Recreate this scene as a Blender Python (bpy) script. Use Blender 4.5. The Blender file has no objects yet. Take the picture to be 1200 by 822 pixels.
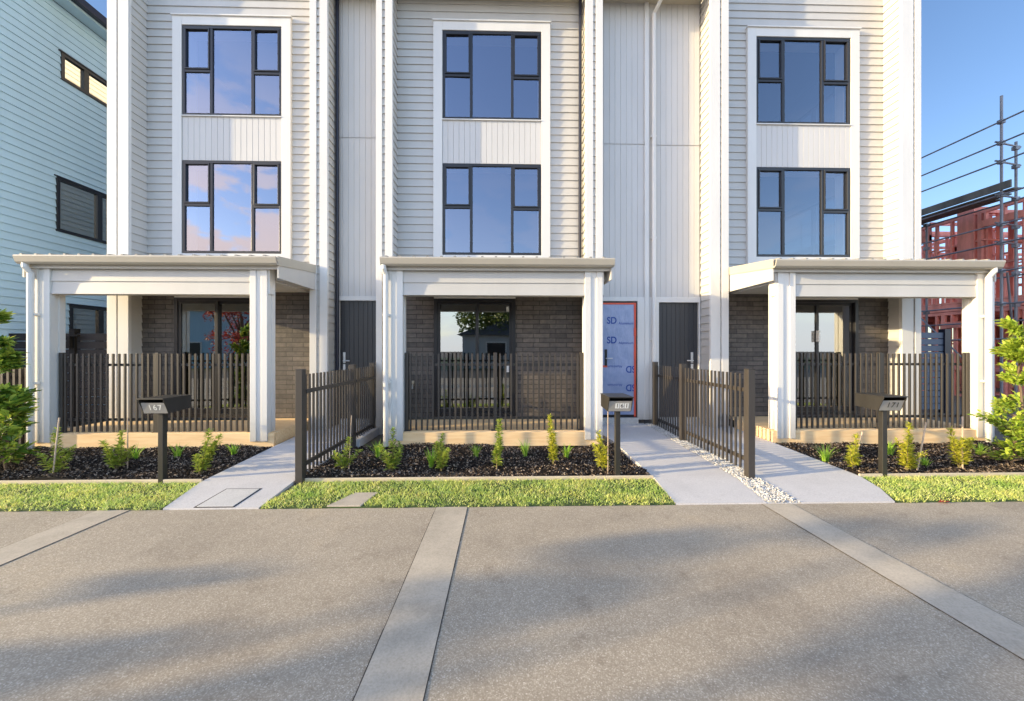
import bpy, math, random
from mathutils import Vector, Matrix
random.seed(7)
C = bpy.context.scene.collection
R = math.radians
SUN_AZ, SUN_EL = 78.4, 11.8          # degrees left of the facade normal, above the horizon
TO_SUN = Vector((-math.sin(R(SUN_AZ))*math.cos(R(SUN_EL)), -math.cos(R(SUN_AZ))*math.cos(R(SUN_EL)), math.sin(R(SUN_EL))))

# ------------------------------------------------------------------ materials
def newmat(name):
    m = bpy.data.materials.new(name); m.use_nodes = True
    nt = m.node_tree; b = nt.nodes['Principled BSDF']
    return m, nt, b
def N(nt, t, **kw):
    n = nt.nodes.new(t)
    for k, v in kw.items():
        if k in n.inputs.keys(): n.inputs[k].default_value = v
        else: setattr(n, k, v)
    return n
def coords(nt, scale=(1,1,1), kind='Object'):
    tc = N(nt, 'ShaderNodeTexCoord'); mp = N(nt, 'ShaderNodeMapping')
    mp.inputs['Scale'].default_value = scale
    nt.links.new(tc.outputs[kind], mp.inputs['Vector']); return mp.outputs['Vector']
def ramp(nt, fac, stops):
    r = N(nt, 'ShaderNodeValToRGB'); e = r.color_ramp.elements
    while len(e) < len(stops): e.new(.5)
    for i, (p, c) in enumerate(stops): e[i].position = p; e[i].color = (*c, 1)
    nt.links.new(fac, r.inputs['Fac']); return r.outputs['Color']
def noise(nt, vec, scale, detail=4, rough=.55):
    n = N(nt, 'ShaderNodeTexNoise'); n.inputs['Scale'].default_value = scale
    n.inputs['Detail'].default_value = detail; n.inputs['Roughness'].default_value = rough
    nt.links.new(vec, n.inputs['Vector']); return n.outputs['Fac']
def bump(nt, b, h, strength, dist=.01):
    bp = N(nt, 'ShaderNodeBump'); bp.inputs['Strength'].default_value = strength; bp.inputs['Distance'].default_value = dist
    nt.links.new(h, bp.inputs['Height']); nt.links.new(bp.outputs['Normal'], b.inputs['Normal'])
def mul(c, k): return tuple(min(1, x*k) for x in c)
def paint(name, col, rough=.5, var=.06, scale=3, bumps=.04, bscale=60, metal=0, streak=True, dirt=False):
    m, nt, b = newmat(name)
    v = coords(nt, (1, 1, .25) if streak else (1, 1, 1))
    f = noise(nt, v, scale, 6, .6)
    c = ramp(nt, f, [(.25, mul(col, 1-var*1.6)), (.55, col), (.8, mul(col, 1+var))])
    if dirt:
        tc = N(nt, 'ShaderNodeTexCoord'); sx = N(nt, 'ShaderNodeSeparateXYZ'); nt.links.new(tc.outputs['Object'], sx.inputs[0])
        ad = N(nt, 'ShaderNodeMath', operation='MULTIPLY_ADD'); ad.inputs[1].default_value = .5; nt.links.new(noise(nt, coords(nt, (1, 1, .3)), 9, 5), ad.inputs[0]); nt.links.new(sx.outputs['Z'], ad.inputs[2])
        dm = N(nt, 'ShaderNodeMix', data_type='RGBA', blend_type='MULTIPLY'); dm.inputs[0].default_value = 1; nt.links.new(c, dm.inputs[6])
        nt.links.new(ramp(nt, ad.outputs[0], [(.28, (.74, .70, .64)), (.75, (1, 1, 1))]), dm.inputs[7]); c = dm.outputs[2]
    nt.links.new(c, b.inputs['Base Color'])
    b.inputs['Roughness'].default_value = rough; b.inputs['Metallic'].default_value = metal
    if bumps: bump(nt, b, noise(nt, coords(nt), bscale, 3), bumps)
    return m
M = {}
M['trim'] = paint('white_paint', (.72, .705, .68), .45, .05, 2.5, dirt=True)
M['lap'] = paint('weatherboard_paint', (.545, .53, .505), .5, .05, 2.2)
M['panel'] = paint('panel_paint', (.60, .585, .57), .5, .05, 2)
M['blue'] = paint('blue_weatherboard_paint', (.44, .63, .76), .5, .06, 1.5)
M['gutter'] = paint('gutter_metal', (.47, .43, .36), .4, .05, 2)
M['navy'] = paint('navy_metal', (.012, .014, .030), .35, .1, 2)
M['frame'] = paint('dark_window_metal', (.018, .018, .022), .35, .15, 4)
M['door'] = paint('dark_door_paint', (.040, .040, .044), .42, .12, 3)
M['bronze'] = paint('bronze_metal', (.050, .043, .038), .42, .12, 5)
M['steel'] = paint('brushed_steel', (.75, .74, .72), .4, .08, 8, metal=.5)
M['galv'] = paint('scaffold_steel', (.26, .265, .29), .5, .3, 5, metal=.4)
M['black'] = paint('black_plastic', (.010, .010, .011), .5, .1, 4)
M['boxpaint'] = paint('letterbox_paint', (.030, .028, .026), .4, .15, 6)
M['boxgrey'] = paint('letterbox_face_paint', (.30, .29, .28), .4, .08, 6)
M['whiteplate'] = paint('white_number_tile', (.75, .75, .74), .5, .04, 8)
M['ink'] = paint('dark_ink', (.02, .02, .025), .6, .1, 8, 0)
M['inkwhite'] = paint('white_ink', (.72, .72, .70), .6, .05, 8, 0)
M['filmblue'] = paint('blue_lettering', (.020, .075, .36), .6, .1, 8, 0)
M['tape'] = paint('red_tape', (.78, .10, .05), .5, .15, 9, 0)
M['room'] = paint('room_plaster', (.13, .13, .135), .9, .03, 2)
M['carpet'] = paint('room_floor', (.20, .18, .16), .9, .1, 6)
M['unitwhite'] = paint('cream_plastic', (.62, .58, .50), .5, .04, 3)
M['brass'] = paint('tap_metal', (.55, .50, .42), .3, .2, 20, metal=.8)
M['stake'] = paint('stake_timber', (.55, .43, .33), .8, .25, 12)
M['pinkwood'] = paint('pink_treated_timber', (.86, .32, .25), .8, .35, 2.5, .1)
M['plank'] = paint('scaffold_plank', (.14, .135, .12), .8, .3, 3)
M['pinkfoil'] = paint('pink_wrap', (.55, .20, .26), .7, .2, 2)
M['bluefence'] = paint('blue_grey_fence', (.085, .11, .16), .5, .15, 3)
M['darkfence'] = paint('dark_slat_fence', (.035, .033, .034), .8, .2, 3)
M['matteblack'] = paint('matte_black_post', (.012, .012, .013), .8, .1, 4)
for k_ in ('darkfence', 'matteblack'): M[k_].node_tree.nodes['Principled BSDF'].inputs['Specular IOR Level'].default_value = .12
M['roofing'] = paint('roofing_metal', (.30, .29, .27), .4, .1, 2)
M['bark'] = paint('tree_bark', (.16, .115, .08), .9, .4, 14, .5, 30)
M['stem'] = paint('shrub_stem', (.20, .17, .07), .8, .3, 14)
M['farwall'] = paint('pale_plaster', (.50, .50, .50), .8, .08, 1)
M['farbrick'] = paint('far_brick', (.25, .14, .10), .8, .2, 3)
M['farroof'] = paint('slate_roof', (.10, .12, .16), .6, .2, 3)

def film():
    m, nt, b = newmat('blue_film')
    f = noise(nt, coords(nt, (1, 1, 1)), 5, 5, .6)
    nt.links.new(ramp(nt, f, [(.3, (.26, .33, .52)), (.7, (.36, .42, .62))]), b.inputs['Base Color'])
    b.inputs['Roughness'].default_value = .28
    bump(nt, b, noise(nt, coords(nt, (3, 1, 1)), 9, 5), .35, .02)
    return m
M['film'] = film()

def timber(name, c0, c1, gscale=(1.2, 14, 14)):
    m, nt, b = newmat(name)
    v = coords(nt, gscale)
    f = noise(nt, v, 2.2, 8, .65)
    nt.links.new(ramp(nt, f, [(.25, c0), (.5, tuple((a+d)/2 for a, d in zip(c0, c1))), (.78, c1)]), b.inputs['Base Color'])
    b.inputs['Roughness'].default_value = .75
    bump(nt, b, f, .15, .004)
    return m
M['deck'] = timber('pine_decking', (.80, .51, .25), (1, .75, .43))
M['edging'] = timber('pine_edging', (.50, .40, .27), (.72, .61, .46))

def brick():
    m, nt, b = newmat('dark_brick')
    tc = N(nt, 'ShaderNodeTexCoord'); sp = N(nt, 'ShaderNodeSeparateXYZ'); cb = N(nt, 'ShaderNodeCombineXYZ')
    nt.links.new(tc.outputs['Object'], sp.inputs[0])
    ad = N(nt, 'ShaderNodeMath', operation='ADD'); nt.links.new(sp.outputs['X'], ad.inputs[0]); nt.links.new(sp.outputs['Y'], ad.inputs[1])
    nt.links.new(ad.outputs[0], cb.inputs['X']); nt.links.new(sp.outputs['Z'], cb.inputs['Y'])
    br = N(nt, 'ShaderNodeTexBrick'); nt.links.new(cb.outputs[0], br.inputs['Vector'])
    br.offset = .37
    for k, v in {'Scale': 1, 'Mortar Size': .0055, 'Mortar Smooth': .25, 'Bias': 0, 'Brick Width': .29, 'Row Height': .081}.items(): br.inputs[k].default_value = v
    br.inputs['Color1'].default_value = (.165, .142, .125, 1); br.inputs['Color2'].default_value = (.095, .083, .076, 1); br.inputs['Mortar'].default_value = (.05, .046, .043, 1)
    mx = N(nt, 'ShaderNodeMix', data_type='RGBA', blend_type='MULTIPLY'); mx.inputs[0].default_value = .8
    nt.links.new(br.outputs['Color'], mx.inputs[6])
    nt.links.new(ramp(nt, noise(nt, tc.outputs['Object'], 14, 6), [(.3, (.6, .6, .62)), (.7, (1.15, 1.1, 1.05))]), mx.inputs[7])
    nt.links.new(mx.outputs[2], b.inputs['Base Color'])
    b.inputs['Roughness'].default_value = .62
    inv = N(nt, 'ShaderNodeMath', operation='MULTIPLY_ADD'); inv.inputs[1].default_value = -1; inv.inputs[2].default_value = 1
    nt.links.new(br.outputs['Fac'], inv.inputs[0])
    a2 = N(nt, 'ShaderNodeMath', operation='MULTIPLY_ADD'); a2.inputs[1].default_value = .25
    nt.links.new(noise(nt, tc.outputs['Object'], 40, 4), a2.inputs[0]); nt.links.new(inv.outputs[0], a2.inputs[2])
    bump(nt, b, a2.outputs[0], 1, .008)
    return m
M['brick'] = brick()

def glass(name, tint, refl, trans):
    m = bpy.data.materials.new(name); m.use_nodes = True; nt = m.node_tree
    nt.nodes.remove(nt.nodes['Principled BSDF']); out = nt.nodes['Material Output']
    g = N(nt, 'ShaderNodeBsdfGlossy'); g.inputs['Color'].default_value = (*tint, 1); g.inputs['Roughness'].default_value = .004
    t = N(nt, 'ShaderNodeBsdfTransparent'); t.inputs['Color'].default_value = (*trans, 1)
    lw = N(nt, 'ShaderNodeFresnel'); lw.inputs['IOR'].default_value = 1.5
    mr = N(nt, 'ShaderNodeMapRange'); mr.inputs['From Min'].default_value = .04; mr.inputs['From Max'].default_value = .6
    mr.inputs['To Min'].default_value = refl; mr.inputs['To Max'].default_value = .95
    nt.links.new(lw.outputs[0], mr.inputs['Value'])
    # very slight waviness, as in real float glass
    bp = N(nt, 'ShaderNodeBump'); bp.inputs['Strength'].default_value = .03; bp.inputs['Distance'].default_value = .01
    nt.links.new(noise(nt, coords(nt), 1.6, 1), bp.inputs['Height']); nt.links.new(bp.outputs[0], g.inputs['Normal'])
    mx = N(nt, 'ShaderNodeMixShader'); nt.links.new(mr.outputs[0], mx.inputs[0]); nt.links.new(t.outputs[0], mx.inputs[1]); nt.links.new(g.outputs[0], mx.inputs[2])
    nt.links.new(mx.outputs[0], out.inputs['Surface'])
    return m
M['glass'] = glass('window_glass', (.74, .80, 1.0), .285, (.82, .87, .90))
M['glassclear'] = glass('clear_window_glass', (.72, .82, 1.0), .20, (.94, .96, .97))
M['glass2'] = glass('sliding_door_glass', (.97, 1.0, 1.0), .33, (.58, .64, .60))
M['glass3'] = glass('side_window_glass', (.80, .76, .68), .09, (.92, .96, .95))

def aggregate():
    m, nt, b = newmat('exposed_aggregate_concrete')
    v = coords(nt)
    vo = N(nt, 'ShaderNodeTexVoronoi'); vo.inputs['Scale'].default_value = 150; nt.links.new(v, vo.inputs['Vector'])
    sep = N(nt, 'ShaderNodeSeparateColor'); nt.links.new(vo.outputs['Color'], sep.inputs[0])
    stones = ramp(nt, sep.outputs[0], [(0, (.31, .255, .185)), (.35, (.42, .35, .262)), (.65, (.50, .42, .32)), (.93, (.56, .48, .375)), (1, (.70, .62, .51))])
    mx = N(nt, 'ShaderNodeMix', data_type='RGBA'); 
    edge = N(nt, 'ShaderNodeMapRange'); edge.inputs['From Min'].default_value = .35; edge.inputs['From Max'].default_value = .75
    nt.links.new(vo.outputs['Distance'], edge.inputs['Value']); nt.links.new(edge.outputs[0], mx.inputs[0])
    nt.links.new(stones, mx.inputs[6]); mx.inputs[7].default_value = (.37, .305, .225, 1)
    big = noise(nt, v, .8, 8, .68)
    m2 = N(nt, 'ShaderNodeMix', data_type='RGBA', blend_type='MULTIPLY'); m2.inputs[0].default_value = 1
    nt.links.new(mx.outputs[2], m2.inputs[6]); nt.links.new(ramp(nt, big, [(.28, (.66, .65, .66)), (.45, (.92, .92, .92)), (.55, (1, 1, 1)), (.74, (1.16, 1.12, 1.04))]), m2.inputs[7])
    stain = noise(nt, v, 3.7, 5, .7)
    m3 = N(nt, 'ShaderNodeMix', data_type='RGBA', blend_type='MULTIPLY'); m3.inputs[0].default_value = 1
    nt.links.new(m2.outputs[2], m3.inputs[6]); nt.links.new(ramp(nt, stain, [(.26, (.72, .70, .68)), (.42, (1, 1, 1))]), m3.inputs[7])
    nt.links.new(m3.outputs[2], b.inputs['Base Color'])
    b.inputs['Roughness'].default_value = .75
    bump(nt, b, vo.outputs['Distance'], -.9, .006)
    return m
M['aggregate'] = aggregate()

def concrete(name, col, var=.14, spots=True):
    m, nt, b = newmat(name)
    v = coords(nt)
    f = noise(nt, v, 2.3, 9, .68)
    c = ramp(nt, f, [(.28, mul(col, 1-var)), (.5, col), (.75, mul(col, 1+var*.7))])
    f2 = noise(nt, v, 90, 3)
    m2 = N(nt, 'ShaderNodeMix', data_type='RGBA', blend_type='MULTIPLY'); m2.inputs[0].default_value = 1
    nt.links.new(c, m2.inputs[6]); nt.links.new(ramp(nt, f2, [(.3, (.86, .85, .84)), (.6, (1.04, 1.04, 1.04))]), m2.inputs[7])
    nt.links.new(m2.outputs[2], b.inputs['Base Color'])
    b.inputs['Roughness'].default_value = .8
    bump(nt, b, f2, .25, .004)
    return m
M['path'] = concrete('smooth_path_concrete', (.61, .585, .57), .10)
M['strip'] = concrete('strip_concrete', (.50, .43, .335), .30)
M['jointdirt'] = concrete('joint_dirt', (.075, .06, .045), .5)
M['lid'] = concrete('lid_concrete', (.60, .58, .55), .12)
M['road'] = concrete('road_asphalt', (.055, .055, .056), .2)
M['earth'] = concrete('bare_earth', (.16, .13, .10), .3)
M['lawn'] = concrete('lawn_ground', (.05, .085, .02), .3)
M['soil'] = concrete('mulch_soil', (.018, .013, .010), .4)

def islandmat(name, stops, rough=.6, trans=0, spec=.5, patch=False):
    m, nt, b = newmat(name)
    g = N(nt, 'ShaderNodeNewGeometry')
    c = ramp(nt, g.outputs['Random Per Island'], stops)
    if patch:      # broad patches of lighter, drier and darker growth
        pm = N(nt, 'ShaderNodeMix', data_type='RGBA', blend_type='MULTIPLY'); pm.inputs[0].default_value = 1; nt.links.new(c, pm.inputs[6])
        nt.links.new(ramp(nt, noise(nt, coords(nt), 3.2, 5, .6), [(.32, (.62, .78, .55)), (.48, (1, 1, 1)), (.66, (1.22, 1.06, 1.1))]), pm.inputs[7]); c = pm.outputs[2]
    nt.links.new(c, b.inputs['Base Color']); b.inputs['Roughness'].default_value = rough
    b.inputs['Specular IOR Level'].default_value = spec
    if trans:
        out = nt.nodes['Material Output']; t = N(nt, 'ShaderNodeBsdfTranslucent'); nt.links.new(c, t.inputs['Color'])
        mx = N(nt, 'ShaderNodeMixShader'); mx.inputs[0].default_value = trans
        nt.links.new(b.outputs[0], mx.inputs[1]); nt.links.new(t.outputs[0], mx.inputs[2]); nt.links.new(mx.outputs[0], out.inputs['Surface'])
    return m
M['chips'] = islandmat('bark_chips', [(0, (.010, .007, .006)), (.45, (.032, .023, .018)), (.75, (.10, .072, .053)), (1, (.44, .35, .27))], .9, spec=.2)
M['pebbles'] = islandmat('white_pebbles', [(0, (.32, .30, .27)), (.3, (.52, .50, .47)), (.7, (.66, .64, .61)), (1, (.78, .77, .75))], .6)
M['blades'] = islandmat('grass_blades', [(0, (.32, .43, .09)), (.5, (.60, .72, .19)), (.85, (.78, .86, .30)), (1, (.88, .80, .44))], .55, .40, patch=True)
M['leaf'] = islandmat('shrub_leaf', [(0, (.18, .27, .04)), (.5, (.40, .50, .08)), (1, (.64, .66, .15))], .4, .35)
M['leafyellow'] = islandmat('golden_shrub_leaf', [(0, (.34, .39, .04)), (.5, (.62, .62, .07)), (1, (.78, .72, .14))], .4, .35)
M['tuft'] = islandmat('tuft_blade', [(0, (.22, .42, .04)), (.6, (.42, .68, .07)), (1, (.62, .76, .14))], .5, .35)
M['bigleaf'] = islandmat('tall_shrub_leaf', [(0, (.06, .14, .025)), (.5, (.22, .36, .05)), (1, (.60, .68, .12))], .28, .3)
M['bigleaflight'] = islandmat('bright_shrub_leaf', [(0, (.15, .26, .03)), (.5, (.38, .52, .06)), (1, (.62, .68, .13))], .3, .35)
M['treeleaf'] = islandmat('tree_leaf', [(0, (.05, .09, .025)), (.6, (.11, .17, .04)), (1, (.20, .25, .06))], .45, .3)
M['redleaf'] = islandmat('red_tree_leaf', [(0, (.20, .015, .015)), (.6, (.40, .05, .035)), (1, (.55, .15, .06))], .5, .3)
M['sheet'] = paint('sheer_curtain', (.62, .62, .58), .9, .05, 2)

# ------------------------------------------------------------------ mesh builder
ORIGIN = {}
class MB:
    def __init__(self): self.v = []; self.f = []
    def add(self, vs, fs):
        o = len(self.v); self.v += [tuple(p) for p in vs]; self.f += [tuple(i+o for i in f) for f in fs]; return self
    def box(self, x0, x1, y0, y1, z0, z1):
        if x0 > x1: x0, x1 = x1, x0
        if y0 > y1: y0, y1 = y1, y0
        if z0 > z1: z0, z1 = z1, z0
        return self.add([(x0,y0,z0),(x1,y0,z0),(x1,y1,z0),(x0,y1,z0),(x0,y0,z1),(x1,y0,z1),(x1,y1,z1),(x0,y1,z1)],
                        [(0,3,2,1),(4,5,6,7),(0,1,5,4),(1,2,6,5),(2,3,7,6),(3,0,4,7)])
    def quad(self, a, b, c, d): return self.add([a, b, c, d], [(0,1,2,3)])
    def poly(self, pts): return self.add(pts, [tuple(range(len(pts)))])
    def slab(self, pts, z0, z1):           # pts ccw list of (x,y); z may be callable of (x,y)
        n = len(pts); f0 = z0 if callable(z0) else (lambda x, y: z0); f1 = z1 if callable(z1) else (lambda x, y: z1)
        vs = [(x, y, f0(x, y)) for x, y in pts] + [(x, y, f1(x, y)) for x, y in pts]
        return self.add(vs, [tuple(range(n-1, -1, -1)), tuple(range(n, 2*n))] + [(i, (i+1) % n, (i+1) % n+n, i+n) for i in range(n)])
    def extrude(self, prof, a, b, ax='x'): # closed profile swept between coordinate a and b along x (prof = y,z) or y (prof = x,z)
        n = len(prof)
        mk = (lambda t, p: (t, p[0], p[1])) if ax == 'x' else ((lambda t, p: (p[0], t, p[1])) if ax == 'y' else (lambda t, p: (p[0], p[1], t)))
        vs = [mk(a, p) for p in prof] + [mk(b, p) for p in prof]
        return self.add(vs, [tuple(range(n-1, -1, -1)), tuple(range(n, 2*n))] + [(i, (i+1) % n, (i+1) % n+n, i+n) for i in range(n)])
    def tube(self, pts, r, n=8, cap=True):
        pts = [Vector(p) for p in pts]; rs = r if isinstance(r, (list, tuple)) else [r]*len(pts); o = len(self.v)
        up = None
        for i, p in enumerate(pts):
            d = (pts[min(i+1, len(pts)-1)]-pts[max(i-1, 0)]).normalized()
            if up is None: up = d.orthogonal().normalized()
            up = (up-d*up.dot(d)).normalized(); s = d.cross(up)
            for k in range(n):
                a = 2*math.pi*k/n; self.v.append(tuple(p+(up*math.cos(a)+s*math.sin(a))*rs[i]))
        for i in range(len(pts)-1):
            for k in range(n):
                self.f.append((o+i*n+k, o+i*n+(k+1) % n, o+(i+1)*n+(k+1) % n, o+(i+1)*n+k))
        if cap:
            self.f.append(tuple(o+k for k in range(n-1, -1, -1))); self.f.append(tuple(o+(len(pts)-1)*n+k for k in range(n)))
        return self
    def build(self, name, mat, parent=None, bevel=0, smooth=False):
        me = bpy.data.meshes.new(name); off = Vector((0,0,0))
        p = parent
        while p is not None:
            off += Vector(p.location); p = p.parent
        me.from_pydata([(x-off.x, y-off.y, z-off.z) for x, y, z in self.v], [], self.f)
        me.materials.append(mat if not isinstance(mat, str) else M[mat]); me.update()
        o = bpy.data.objects.new(name, me); C.objects.link(o)
        if parent is not None: o.parent = parent
        if smooth:
            for q in me.polygons: q.use_smooth = True
        if bevel:
            b = o.modifiers.new('bevel', 'BEVEL'); b.width = bevel; b.segments = 2; b.limit_method = 'ANGLE'; b.angle_limit = R(50)
        return o
def thing(name, label, cat, loc, group=None):
    o = bpy.data.objects.new(name, None); C.objects.link(o); o.location = loc; o.empty_display_size = .1
    o['label'] = label; o['category'] = cat
    if group: o['group'] = group
    return o
def tag(o, label, cat, group=None, kind=None):
    o['label'] = label; o['category'] = cat
    if group: o['group'] = group
    if kind: o['kind'] = kind
    return o
def struct(o, label=None):
    o['kind'] = 'structure'
    if label: o['label'] = label
    return o
def text_mesh(mb, s, height, pos, rot=0, plane='front', squash=1.0, tilt=None, bold=0):
    cu = bpy.data.curves.new('lettering', 'FONT'); cu.body = s; cu.size = height/.7; cu.align_x = 'CENTER'; cu.align_y = 'CENTER'; cu.offset = bold
    ob = bpy.data.objects.new('lettering', cu); C.objects.link(ob)
    bpy.context.view_layer.update()
    me = bpy.data.meshes.new_from_object(ob.evaluated_get(bpy.context.evaluated_depsgraph_get()))
    ca, sa = math.cos(rot), math.sin(rot); vs = []
    for v in me.vertices:
        x, y = v.co.x*squash, v.co.y
        x, y = x*ca-y*sa, x*sa+y*ca
        if tilt: vs.append((pos[0]+x, pos[1]-y*math.sin(tilt), pos[2]+y*math.cos(tilt)))
        else: vs.append((pos[0]+x, pos[1], pos[2]+y))
    mb.add(vs, [tuple(p.vertices) for p in me.polygons])
    bpy.data.objects.remove(ob); bpy.data.curves.remove(cu); bpy.data.meshes.remove(me)

LAP = .134
def laps(mb, p0, p1, z0, z1, nrm, pitch=LAP, out=.017, zref=0.0):
    """weatherboards from p0 to p1 (x,y), outward normal nrm (x,y): every course leans out at its foot"""
    k = math.floor((z0-zref)/pitch)
    z = zref+k*pitch
    while z < z1-1e-4:
        a, b = max(z, z0), min(z+pitch, z1)
        oa = out*(1-(a-z)/pitch)+.002; ob = out*(1-(b-z)/pitch)+.002
        A = [(p[0]+nrm[0]*oa, p[1]+nrm[1]*oa, a) for p in (p0, p1)]; B = [(p[0]+nrm[0]*ob, p[1]+nrm[1]*ob, b) for p in (p0, p1)]
        I = [(p[0]+nrm[0]*.001, p[1]+nrm[1]*.001, a) for p in (p0, p1)]
        mb.quad(A[0], A[1], B[1], B[0]); mb.quad(I[0], I[1], A[1], A[0])
        z += pitch
def vgrooves(mb, x0, x1, z0, z1, y, pitch=.098, g=.008, d=.008):
    n = max(1, round((x1-x0)/pitch)); w = (x1-x0)/n
    for i in range(n):
        a, b = x0+i*w, x0+(i+1)*w
        mb.quad((a+g/2, y, z0), (b-g/2, y, z0), (b-g/2, y, z1), (a+g/2, y, z1))
        if i: mb.quad((a, y+d, z0), (a+g/2, y, z0), (a+g/2, y, z1), (a, y+d, z1))
        if i < n-1: mb.quad((b-g/2, y, z0), (b, y+d, z0), (b, y+d, z1), (b-g/2, y, z1))

# ------------------------------------------------------------------ townhouses
WY, FY, BY, PY, BACK = 6.5, 6.18, 6.40, 5.24, 12.0
ZT = 9.9
def pane(parent, x0, x1, z0, z1, y, mat='glass', lean=0):
    o = MB().quad((x0, y, z0), (x1, y+lean, z0), (x1, y+lean, z1), (x0, y, z1)).build('pane', mat, parent); return o
def window(root, x0, x1, z0, z1, tl=.50, tr=.50, gm='glass'):
    m = MB(); fo = .045; y0, y1 = 6.455, 6.535
    w = x1-x0; a, b = x0+.29*w, x0+.705*w; mu = .024
    m.box(x0, x1, y0, y1, z0, z0+fo); m.box(x0, x1, y0, y1, z1-fo, z1)
    m.box(x0, x0+fo, y0+.001, y1-.001, z0+fo, z1-fo); m.box(x1-fo, x1, y0+.001, y1-.001, z0+fo, z1-fo)
    m.box(a-mu, a+mu, y0+.002, y1-.002, z0+fo, z1-fo); m.box(b-mu, b+mu, y0+.002, y1-.002, z0+fo, z1-fo)
    zl, zr = z0+tl*(z1-z0), z0+tr*(z1-z0)
    m.box(x0+fo, a-mu, y0+.003, y1-.003, zl-mu, zl+mu); m.box(b+mu, x1-fo, y0+.003, y1-.003, zr-mu, zr+mu)
    wn = m.build('window', 'frame', root, .003)
    MB().box(x1-fo, x1+.02, 6.537, 6.72, z0, z1).box(x0-.02, x0+fo, 6.537, 6.72, z0, z1).box(x0+fo, x1-fo, 6.537, 6.72, z0-.02, z0+fo).box(x0+fo, x1-fo, 6.537, 6.72, z1-fo, z1+.02).build('lining', 'trim', wn)
    sw = .023
    cells = [(x0+fo, a-mu, zl+mu, z1-fo), (b+mu, x1-fo, zr+mu, z1-fo)]
    for (p, q, r, t) in cells:
        s = MB(); s.box(p, q, y0-.012, y0+.03, r, r+sw); s.box(p, q, y0-.012, y0+.03, t-sw, t)
        s.box(p, p+sw, y0-.011, y0+.029, r+sw, t-sw); s.box(q-sw, q, y0-.011, y0+.029, r+sw, t-sw)
        s.build('sash', 'frame', wn, .002)
    for (p, q, r, t) in cells+[(a+mu, b-mu, z0+fo, z1-fo), (x0+fo, a-mu, z0+fo, zl-mu), (b+mu, x1-fo, z0+fo, zr-mu)]:
        pane(wn, p, q, r, t, 6.478+random.uniform(-.002, .002), gm, random.uniform(-.006, .006))
    return wn
def sliding_door(root, x0, x1, xm, tall=2.30, handle=None, paper=()):
    z0, z1 = .262, tall; y0, y1 = 6.37, 6.45; fo = .06
    m = MB().box(x0, x0+fo, y0, y1, z0, z1).box(x1-fo, x1, y0, y1, z0, z1).box(x0+fo, x1-fo, y0+.001, y1, z1-.05, z1).box(x0+fo, x1-fo, y0+.001, y1, z0, z0+.06)
    d = m.build('sliding_door', 'frame', root, .003)
    sw = .05
    for (p, q, yy) in ((x0+fo, xm+.025, y0+.012), (xm-.025, x1-fo, y0+.045)):
        s = MB(); zb, zt = z0+.06, z1-.05
        s.box(p, p+sw, yy, yy+.03, zb, zt); s.box(q-sw, q, yy, yy+.03, zb, zt); s.box(p+sw, q-sw, yy+.001, yy+.029, zb, zb+.08); s.box(p+sw, q-sw, yy+.001, yy+.029, zt-.05, zt)
        s.build('sash', 'frame', d, .002)
    pane(d, x0+fo+sw, xm-.025, z0+.14, z1-.1, y0+.027, 'glass2', .004); pane(d, xm+.025, x1-fo-sw, z0+.14, z1-.1, y0+.060, 'glass2', -.005)
    if handle is not None:
        MB().box(handle-.018, handle+.018, y0-.05, y0+.015, 1.55, 1.75).build('handle', 'steel', d, .006)
    for (px, pz, w, h) in paper:
        MB().quad((px, y0+.052, pz), (px+w, y0+.052, pz), (px+w, y0+.052, pz+h), (px, y0+.052, pz+h)).build('sticker', 'whiteplate', d)
    return d
def lever(door, x, z, y, s):
    MB().box(x-.022, x+.022, y-.012, y, z+.085, z+.150).box(x-.022, x+.022, y-.012, y, z-.17, z-.06).build('lock_plate', 'steel', door, .004)
    MB().box(x-.02, x+.02, y-.008, y, z-.04, z+.085).tube([(x, y, z), (x, y-.05, z)], .010).tube([(x, y-.05, z), (x+s*.11, y-.05, z)], .010).build('handle', 'steel', door)
def front_door(root, x0, x1, z0, z1, hx, hs, name_mat='door'):
    y = 6.56
    m = MB(); vgrooves(m, x0, x1, z0, z1, y-.03, .085, .007, .006); m.box(x0, x1, y-.02, y+.02, z0, z1)
    d = m.build('front_door', name_mat, root)
    lever(d, hx, 1.22, y-.03, hs); return d
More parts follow.
